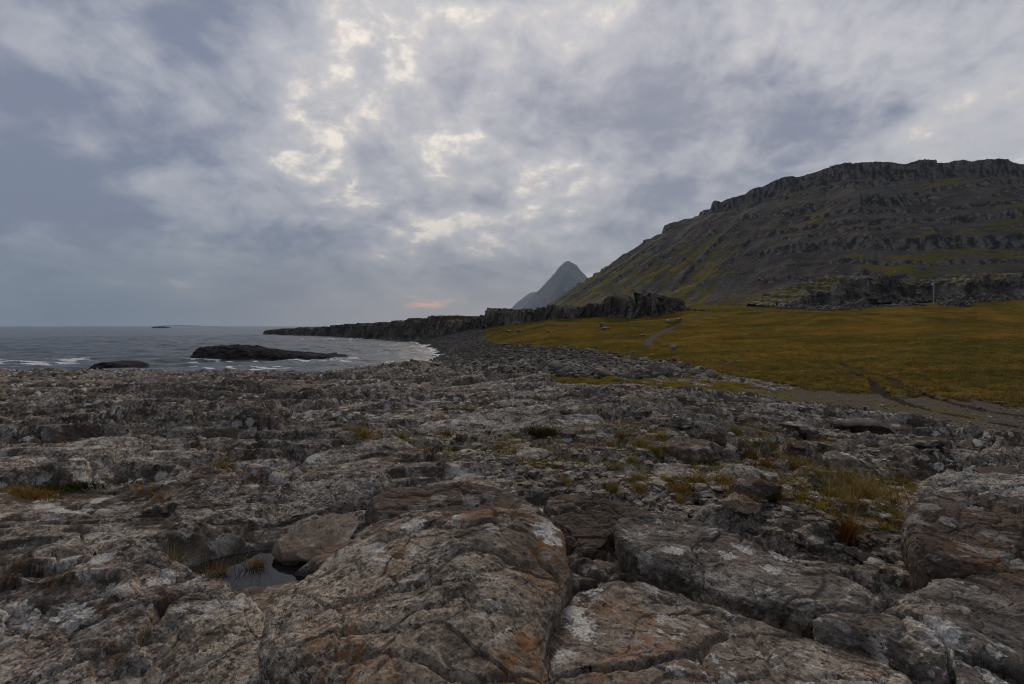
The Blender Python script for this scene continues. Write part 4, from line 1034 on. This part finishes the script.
cliff('basalt_cliff', 'grey jointed basalt cliff wall standing along the top of the grassy slope',
      [(470, 317, 340, 200), (475, 313, 338, 197), (484, 311.5, 331.5, 190), (503, 310.5, 324, 184), (528, 308.5, 321.5, 178), (550, 306.8, 321, 174), (562, 306.5, 321, 172), (571, 304.5, 322, 170), (580, 308, 320, 170), (592, 306, 319.5, 169), (605, 300, 318.5, 167), (612, 295.5, 318, 166), (622, 294.2, 317.5, 164), (639, 295.4, 320, 160), (651, 297.5, 322.5, 157), (662, 296.5, 320, 157), (676, 297.5, 317.5, 158), (684, 301, 314, 160), (692, 309, 312, 163), (720, 311.5, 312.5, 170)], M['cliff'], 72, 1300, 130, back=30, turf=.36, joint=1.25, rise=-.06, foot=1.5, amp=1.2, blocky=1.9)
cliff('crag_wall', 'dark crag band at the foot of the mountain behind the pole',
      [(780, 306.5, 308, 205), (800, 298, 305.5, 208), (815, 293, 304, 212), (830, 288.5, 303, 216), (848, 281, 301, 220), (870, 278, 299.5, 225), (900, 278.5, 299, 227), (930, 280.5, 298.5, 228), (945, 282, 298, 228), (965, 281, 297.5, 228), (990, 277, 297, 228), (1024, 276, 297, 228), (1100, 274, 297, 228), (1300, 270, 297, 225)], M['cliff'], 73, 1100, 110, back=22, turf=.5, joint=1.5, rise=.10, foot=1.5, amp=1.3, blocky=1.3)

# broken rocks along the foot of the crag, the bigger ones each their own, the small ones as one mass
g = np.random.default_rng(31)
for i in range(34):
    a = g.uniform(778, 915) if i < 22 else g.uniform(945, 996); dm = g.uniform(168, 184) + 4 * (a > 930)
    X0 = (a - CX) / F * dm; s = float(np.exp(g.normal(math.log(1.3), .4)))
    o = bpy.data.objects.new('fallen_rock', stone_me(['lump-m', 'lump-n', 'block-h', 'block-i'][i % 4], 'dark_rock', 4)); C.objects.link(o)
    o.location = (X0, dm, ground_z(X0, dm) + s * .25); o.scale = (s, s * .9, s * g.uniform(.8, 1.4)); o.rotation_euler = (g.uniform(-.5, .5), g.uniform(-.5, .5), g.uniform(0, 6))
    tag(o, 'dark lump of fallen rock along the foot of the crag, ' + ('left of the pole' if a < 930 else 'right of the pole'), 'rock', 'fallen rocks along the foot of the crag')
VV, TT, off = [], [], 0
for i in range(1400):
    a = g.uniform(772, 925) if i < 950 else g.uniform(940, 1024); dm = 176 + 5 * math.sin(a * .05) + g.normal(0, 4.5) + 5 * (a > 930)
    X0 = (a - CX) / F * dm; s = float(np.exp(g.normal(math.log(.5), .45)))
    v, fc = pv[i % 8]; th = g.uniform(0, 6.28); ca_, sa_ = math.cos(th), math.sin(th)
    w = v * s * np.array([1, 1, 1.5]); w = np.stack([w[:, 0] * ca_ - w[:, 1] * sa_, w[:, 0] * sa_ + w[:, 1] * ca_, w[:, 2] + .3 * w[:, 0]], 1)
    VV.append(w + np.array([X0, dm, ground_z(X0, dm) + s * .2])); TT.append(fc + off); off += len(v)
o = mesh_np('fallen_rubble', np.vstack(VV), None, M['dark_rock'], tris=np.vstack(TT), smooth=False)
tag(o, 'dark rubble scattered along the foot of the crag', 'rubble', kind='stuff')

# ------------------------------------------------------------------ mountain
FOOT = [(30, 3300), (30, 770)] + [(520 - 490 * math.cos(R(k)), 770 - 490 * math.sin(R(k))) for k in range(6, 90, 6)] + [(520, 280), (2600, 280)]
ma = np.degrees(np.arctan(np.linspace(math.tan(R(.8)), math.tan(R(57)), 800)))
mr = [215.0]
while mr[-1] < 3200: mr.append(mr[-1] * 1.0034)
mr = np.array(mr); A3, R3 = np.meshgrid(np.radians(ma), mr)
mx, my = (np.sin(A3) * R3).ravel(), (np.cos(A3) * R3).ravel()
best = np.full(mx.shape, 1e9); tt = np.zeros_like(mx); acc = 0
for (x1, y1), (x2, y2) in zip(FOOT[:-1], FOOT[1:]):
    ex, ey = x2 - x1, y2 - y1; l = math.hypot(ex, ey)
    t_ = np.clip(((mx - x1) * ex + (my - y1) * ey) / l ** 2, 0, 1)
    dq = np.hypot(mx - x1 - t_ * ex, my - y1 - t_ * ey)
    sd = np.where((mx - x1) * ey - (my - y1) * ex < 0, dq, -dq)
    m_ = dq < np.abs(best); best = np.where(m_, sd, best); tt = np.where(m_, acc + t_ * l, tt); acc += l
s_ = best
scr0 = ss(.72, .30, mx / np.maximum(my, 1))
gul = fbm(tt * .035, s_ * .004, 4, 301) * (5 + 8 * scr0) * (1 - .6 * ss(150, 250, s_)) + fbm(tt * .011, s_ * .002, 2, 303) * 22
sw = s_ + gul * ss(10, 120, s_) + 8 * fbm(mx * .02, my * .02, 4, 305)
SP = [(-200, -60), (-40, -6), (0, 8), (50, 34), (150, 98), (250, 163), (283, 176), (290, 200), (330, 203), (345, 210), (400, 209), (415, 214), (480, 217), (560, 226), (700, 244), (1500, 290), (4000, 310)]
mz = np.interp(sw, [a for a, _ in SP], [b for _, b in SP])
mz += .085 * np.maximum(0, mx - 640) * ss(250, 430, sw)
mz -= 13 * np.exp(-((mx / np.maximum(my, 1) - .46) / .06) ** 2) * ss(200, 290, sw)
mz -= 8 * np.exp(-((mx / np.maximum(my, 1) - .86) / .10) ** 2) * ss(180, 300, sw)
# lava benches: near-horizontal cliff steps across the front
bedz = mz + 5 * fbm(mx * .006, my * .006, 3, 311) + .03 * (mx - 400)
front_w = ss(.40, .66, mx / np.maximum(my, 1)) * ss(30, 80, sw)
for zc, hh, wd, sd_ in ((22, 5, 4, 8), (36, 9, 6, 1), (52, 4, 3, 9), (74, 13, 8, 2), (90, 4, 3, 10), (102, 7, 5, 3), (118, 4, 3, 11), (134, 15, 9, 4), (150, 5, 4, 12), (166, 9, 6, 5), (182, 5, 3, 13), (196, 10, 6, 6), (212, 5, 4, 14), (228, 8, 5, 7), (244, 5, 4, 15)):
    zc2 = zc + 5 * fbm(mx * .012, my * .012, 4, 320 + sd_)
    q_ = (bedz - zc2) / wd
    on = ss(-.30, .15, fbm(mx * .007, my * .004 + sd_ * 3.3, 4, 330 + sd_) + .06) * (front_w * .95 + .05)
    mz = mz + .62 * hh * on * (ss(-.28, .28, q_) - .5) * np.exp(-(q_ / 2.2) ** 2)
mz += 2.4 * fbm(mx * .045, my * .045, 5, 341, .6) * ss(0, 60, sw)
rk = ridged(mx * .03, my * .03, 4, 345) - .6
mz += 1.2 * rk * ss(20, 90, sw)
MZ = mz.reshape(R3.shape)
dr = np.gradient(MZ, axis=0) / np.gradient(R3, axis=0); da = np.gradient(MZ, axis=1) / (np.gradient(A3, axis=1) * R3)
steep = np.hypot(dr, da).ravel()
streak = fbm(tt * .06, s_ * .0035, 4, 351, .6); streak2 = fbm(tt * .018 + 4, s_ * .003, 3, 353)
scr = ss(.62, .25, mx / np.maximum(my, 1))                                # western scree flank
green = 1.15 * scr * ss(-.12, .30, streak * .7 + streak2 * .6 + .12 - .25 * ss(110, 210, sw)) * ss(250, 170, sw)
green = np.maximum(green, (1 - scr) * ss(.0, .4, fbm(mx * .008, my * .012, 4, 361) + .35 * ss(.75, .35, steep) - .10))
green = np.maximum(green, ss(75, 10, sw) * (.62 + .6 * streak2))
footg = ss(45, 5, sw)
green *= ss(1.05, .7, steep)
rocky = ss(.8, 1.25, steep)
t = NT('mountain_slope'); p = t.pos()
n_a = t.noise(p, .05, 6, .65, .3); n_b = t.noise(p, .35, 5, .7); n_c = t.noise(t.scale(p, (1, 1, .4)), .22, 5, .65)
col = t.mix(t.step(n_a, .35, .65), (.066, .052, .041), (.135, .108, .088))
col = t.mix(t.step(t.noise(p, .012, 4, .6), .4, .62, 0, .6), col, (.12, .110, .10))
rc = t.mix(t.step(n_c, .40, .62), (.034, .030, .028), (.20, .175, .15))
col = t.mix(t.step(t.math('ADD', t.attr('rocky').outputs['Fac'], t.math('MULTIPLY', t.math('SUBTRACT', n_b, .5), .9)), .30, .62), col, rc)
gm = t.step(t.math('ADD', t.attr('green').outputs['Fac'], t.math('MULTIPLY', t.math('SUBTRACT', t.noise(p, .11, 6, .7), .5), .9)), .34, .66)
gcol = t.mix(t.step(t.noise(p, .03, 4, .6), .4, .62), (.115, .103, .018), (.18, .135, .026))
gcol = t.mix(t.step(n_b, .5, .3, 0, .7), gcol, (.045, .038, .014))
gcol = t.mix(t.attr('foot').outputs['Fac'], gcol, t.mix(t.step(t.noise(p, .05, 5, .6), .4, .6), (.072, .062, .012), (.155, .095, .017)))
col = t.mix(gm, col, gcol)
col = t.mix(t.step(t.noise(p, .9, 4, .75), .48, .34, 0, .7), col, (.022, .019, .017))
col = t.mix(t.step(t.voro(p, .13), .14, .09), col, (.24, .225, .20))
M['mountain'] = t.bsdf(col, .95, t.bump(t.math('ADD', n_b, t.math('MULTIPLY', n_c, 1.2)), .9, 1.6), .02)
o = mesh_np('mountain_hill', np.stack([mx, my, mz + EYE], 1), grid_quads(len(mr), len(ma)), M['mountain'], {'green': green, 'rocky': rocky, 'foot': footg}); tag(o, kind='structure')

# distant peaks
def peak(name, prof, d, depth, seed, n=260, m=160):
    px_ = np.array([a for a, _ in prof], float); tz = np.array([(HY - b) / F * d for _, b in prof])
    u = np.linspace(px_[0], px_[-1], n); hu = np.interp(u, px_, tz); v = np.linspace(-1, 1, m)
    xx = ((u - CX) / F * d)[:, None] + 0 * v[None]; yy = d + depth * v[None, :] + 0 * xx
    zz = -20 + (hu[:, None] + 20) * (1 - np.abs(v[None, :]) ** 1.25)
    hu = hu * (1 + .02 * fbm(u * .16, u * 0, 4, seed + 7))
    zz = -20 + (hu[:, None] + 20) * (1 - np.abs(v[None, :]) ** 1.25)
    zz = zz + hu[:, None] * (.16 * (-np.abs(ridged(xx * 20 / d, yy * 10 / d, 4, seed) - .75)) * np.abs(v[None, :]) ** .5 * 2 + .03 * fbm(xx * 40 / d, yy * 40 / d, 4, seed + 2))
    co = np.stack([xx * yy / d, yy, zz + EYE], -1).reshape(-1, 3)
    o = mesh_np(name, co, grid_quads(n, m), M['sea_cliff'], {'green': np.full(len(co), .1)}); tag(o, kind='structure'); return o
peak('peak_mountain', [(506, 327), (516, 315), (524, 306), (535, 294), (545, 284), (551, 277), (556, 271), (561, 264.5), (565, 261.8), (569, 260.6), (573, 263), (577, 267), (583, 273), (592, 282), (615, 302), (660, 325)], 6200, 1700, 401)
peak('peak_mountain', [(496, 327), (508, 312), (516, 303), (524, 297), (531, 292.5), (540, 291), (560, 292), (620, 310), (680, 326)], 9500, 1900, 403)
peak('peak_mountain', [(535, 326), (550, 312), (562, 300), (575, 290), (590, 280), (620, 265), (700, 300), (760, 326)], 1900, 300, 405)
# faint low land on the horizon
peak('hills', [(150, 326.6), (165, 325.4), (176, 325.0), (190, 325.2), (210, 326), (236, 326.6)], 9500, 300, 407, 80, 20)

# ------------------------------------------------------------------ pole and sign
t = NT('weathered_wood'); p = t.pos(); M['wood'] = t.bsdf(t.mix(t.noise(t.scale(p, (6, 6, .4)), 1, 4, .6), (.24, .235, .225), (.38, .37, .355)), .8)
t = NT('grey_metal'); M['metal'] = t.bsdf((.45, .50, .56), .4, Metallic=.2)
t = NT('dark_paint'); M['dark'] = t.bsdf((.012, .012, .014), .6)
t = NT('rusty_post'); M['rust'] = t.bsdf((.10, .05, .045), .7)
def tube(bm, a, b, r0, r1, seg=12):
    a, b = Vector(a), Vector(b); d = (b - a)
    mt = Matrix.Translation((a + b) / 2) @ d.to_track_quat('Z', 'Y').to_matrix().to_4x4()
    bmesh.ops.create_cone(bm, cap_ends=True, segments=seg, radius1=r0, radius2=r1, depth=d.length, matrix=mt)
def box(bm, c, s, bev=.02):
    k = bmesh.ops.create_cube(bm, size=1, matrix=Matrix.Translation(c) @ Matrix.Diagonal((*s, 1)))
    bmesh.ops.bevel(bm, geom=list({e for v in k['verts'] for e in v.link_edges}), offset=bev, segments=2, affect='EDGES')
def obj(name, bm, mat, parent):
    me = bpy.data.meshes.new(name); bm.to_mesh(me); bm.free(); me.materials.append(mat)
    o = bpy.data.objects.new(name, me); C.objects.link(o); o.parent = parent; return o
d = 190.; X0 = (933.5 - CX) / F * d
root = empty('utility_pole', (X0, d, ground_z(X0, d) - .1)); tag(root, 'lone wooden utility pole with a pale box standing before the crag', 'pole')
H_ = EYE + (HY - 279.3) / F * d - root.location.z
bm = bmesh.new(); tube(bm, (0, 0, 0), (.25, 0, H_), .24, .17); obj('pole', bm, M['wood'], root)
bm = bmesh.new(); box(bm, (-.45, -.15, H_ - 2.0), (.55, .5, 1.0), .08); tube(bm, (-.5, -.15, H_ - 1.5), (-.5, -.15, H_ - 1.2), .08, .05); obj('transformer_box', bm, M['metal'], root)
bm = bmesh.new(); box(bm, (0, -.15, H_ - .5), (1.5, .14, .16), .02); obj('crossarm', bm, M['wood'], root)
d = 172.; X0 = (777 - CX) / F * d
root = empty('road_sign', (X0, d, ground_z(X0, d) - .1)); tag(root, 'small dark sign on a thin post where the gravel road reaches the mountain foot', 'sign')
bm = bmesh.new(); tube(bm, (0, 0, 0), (0, 0, 2.2), .07, .07); obj('post', bm, M['rust'], root)
bm = bmesh.new(); box(bm, (0, -.1, 1.75), (.65, .05, 1.2), .02); obj('panel', bm, M['dark'], root)

# ------------------------------------------------------------------ haze
t = NT('sea_haze'); v = t.n('ShaderNodeVolumePrincipled')
v.inputs['Color'].default_value = (.58, .79, 1.0, 1); v.inputs['Density'].default_value = 8e-5; v.inputs['Anisotropy'].default_value = .0
t.t.links.new(v.outputs[0], t.out.inputs['Volume'])
bm = bmesh.new(); bmesh.ops.create_cube(bm, size=1, matrix=Matrix.Translation((0, 0, 828)) @ Matrix.Diagonal((27000, 27000, 1710, 1)))
me = bpy.data.meshes.new('haze'); bm.to_mesh(me); bm.free(); me.materials.append(t.m)
o = bpy.data.objects.new('haze', me); C.objects.link(o); tag(o, 'thin sea haze that veils the far peaks and the horizon', 'haze', kind='stuff')

# ------------------------------------------------------------------ sky and light
SUN_EL, SUN_AZ = 16.0, 8.0         # degrees; azimuth from straight ahead, positive to the right
w = bpy.data.worlds.new('World'); bpy.context.scene.world = w; w.use_nodes = True
class WT(NT):
    def __init__(s, w): s.t = w.node_tree; s.t.nodes.clear(); s.out = s.t.nodes.new('ShaderNodeOutputWorld')
t = WT(w)
D = t.n('ShaderNodeTexCoord').outputs['Generated']
sep = t.n('ShaderNodeSeparateXYZ'); t.put(sep.inputs[0], D); dx, dy, dz = sep.outputs
sky = t.n('ShaderNodeTexSky', sky_type='NISHITA', sun_disc=False, sun_elevation=R(SUN_EL), sun_rotation=R(SUN_AZ), air_density=1.2, dust_density=2.0)
skyc = t.mix(1, sky.outputs[0], (.09, .09, .09), 'MULTIPLY')
zc = t.math('ADD', t.math('MAXIMUM', dz, 0.), .42)
cmb = t.n('ShaderNodeCombineXYZ'); t.put(cmb.inputs[0], t.math('DIVIDE', dx, zc)); t.put(cmb.inputs[1], t.math('DIVIDE', dy, zc)); cmb.inputs[2].default_value = 4.7
P0 = cmb.outputs[0]
big = t.noise(P0, 1.5, 3, .5, .25); mid = t.noise(P0, 4.0, 6, .54, .4); fine = t.noise(P0, 13, 7, .64, .3)
def lobe(az, el, width):
    v_ = (math.sin(R(az)) * math.cos(R(el)), math.cos(R(az)) * math.cos(R(el)), math.sin(R(el)))
    dt = t.vmath('DOT_PRODUCT', D, v_)
    return t.step(dt, math.cos(R(width)), 1.0)
def spot(u, v, width):                    # a break in the cover, by where it stands in the sky
    q = Vector(((u - CX) / F, 1, (HY - v) / F)).normalized()
    return lobe(math.degrees(math.atan2(q.x, q.y)), math.degrees(math.asin(q.z)), width)
def total(parts):
    r_ = parts[0]
    for k in parts[1:]: r_ = t.math('ADD', r_, k)
    return t.math('MINIMUM', r_, 1.0)
glow = total([lobe(6, 17, 34), t.math('MULTIPLY', lobe(-18, 22, 15), .45)])
breaks = total([spot(300, 165, 8), spot(432, 120, 8), spot(505, 110, 7), spot(572, 190, 8), spot(430, 210, 5), spot(330, 110, 6)])
thick = total([spot(770, 105, 11), spot(930, 110, 11), spot(185, 190, 12), spot(200, 150, 13), spot(300, 222, 10), spot(170, 60, 10), spot(380, 160, 5), spot(680, 95, 9), spot(20, 130, 11), spot(480, 180, 4)])
dens = t.math('ADD', t.math('MULTIPLY', big, .54), t.math('ADD', t.math('MULTIPLY', mid, .85), t.math('MULTIPLY', fine, .38)))   # mean about .88
dens = t.math('SUBTRACT', t.math('ADD', dens, t.math('MULTIPLY', breaks, .055)), t.math('MULTIPLY', thick, .045))
body = t.mix(t.step(dens, .66, 1.02), (.190, .208, .288), (.545, .535, .565))
body = t.mix(t.math('MULTIPLY', lobe(-38, 14, 34), .25), body, (.195, .235, .325))
body = t.mix(t.math('MULTIPLY', glow, .22), body, (.56, .53, .53))
# light breaks through where the cover is thin
thin = t.math('ADD', t.math('SUBTRACT', dens, .985), t.math('MULTIPLY', glow, .045))
lit = t.mix(t.step(thin, .03, .14), (.64, .60, .575), (.96, .87, .76))
c = t.mix(t.step(thin, -.035, .14, 0, .95), body, lit)
gap = t.math('MULTIPLY', t.step(thin, .13, .2), t.step(dz, .30, .5))
c = t.mix(t.math('MULTIPLY', gap, .65), c, t.mix(1, skyc, (.6, .8, 1.0), 'MULTIPLY'))
# low haze bank near the horizon
hz_ = t.step(dz, .20, .0)
lowc = t.mix(lobe(6, 2, 48), (.215, .245, .31), (.50, .44, .41))
c = t.mix(t.math('MULTIPLY', hz_, .85), c, lowc)
slope = t.math('DIVIDE', dx, t.math('MAXIMUM', dy, .01)); elev = t.math('DIVIDE', dz, t.math('MAXIMUM', dy, .01))
bn = t.math('MULTIPLY', t.math('SUBTRACT', t.noise(t.scale(D, (14, 14, 60)), 1, 4, .6), .5), .02)
def streak(az0, az1, e0, half):
    q = t.math('ABSOLUTE', t.math('SUBTRACT', t.math('ADD', elev, bn), e0))
    return t.math('MULTIPLY', t.step(q, half, half * .2), t.math('MULTIPLY', t.step(slope, az0 - .03, az0 + .03), t.step(slope, az1 + .03, az1 - .03)))
bar = total([streak(-.205, -.150, .0435, .008), t.math('MULTIPLY', streak(-.17, -.11, .052, .004), .5), t.math('MULTIPLY', streak(-.24, -.19, .060, .004), .25)])
bar = t.math('MULTIPLY', bar, t.step(dy, 0, .2))
c = t.mix(t.math('MULTIPLY', bar, .85), c, (1.15, .60, .36))
back = t.step(dy, .02, -.5)
c = t.mix(t.math('MULTIPLY', back, .85), c, (.085, .10, .14))
c = t.mix(t.step(dz, 0, -.05), c, (.05, .055, .06))
bg = t.n('ShaderNodeBackground'); t.put(bg.inputs[0], c); bg.inputs[1].default_value = 1.05
t.t.links.new(bg.outputs[0], t.out.inputs[0])

L = bpy.data.lights.new('sun', 'SUN'); L.energy = 1.5; L.angle = R(14); L.color = (1, .84, .67)
so = bpy.data.objects.new('sun', L); C.objects.link(so)
el, az = R(30), R(SUN_AZ)
so.rotation_euler = Vector((math.sin(az) * math.cos(el), math.cos(az) * math.cos(el), math.sin(el))).to_track_quat('Z', 'Y').to_euler()

# ------------------------------------------------------------------ camera
cam = bpy.data.cameras.new('camera'); cam.sensor_width = 36; cam.lens = F / 1024 * 36; cam.shift_y = -(342 - HY) / 1024
cam.clip_start = .05; cam.clip_end = 40000
co_ = bpy.data.objects.new('camera', cam); C.objects.link(co_); co_.location = (0, 0, EYE); co_.rotation_euler = (R(90), 0, 0)
S = bpy.context.scene; S.camera = co_
S.view_settings.view_transform = 'Standard'; S.view_settings.look = 'None'; S.view_settings.exposure = .22; S.view_settings.gamma = 1
S.render.engine = 'CYCLES'
S.cycles.filter_width = 1.1; S.cycles.use_denoising = True; S.cycles.denoiser = 'OPENIMAGEDENOISE'
S.cycles.max_bounces = 6; S.cycles.diffuse_bounces = 3; S.cycles.glossy_bounces = 2; S.cycles.volume_bounces = 0
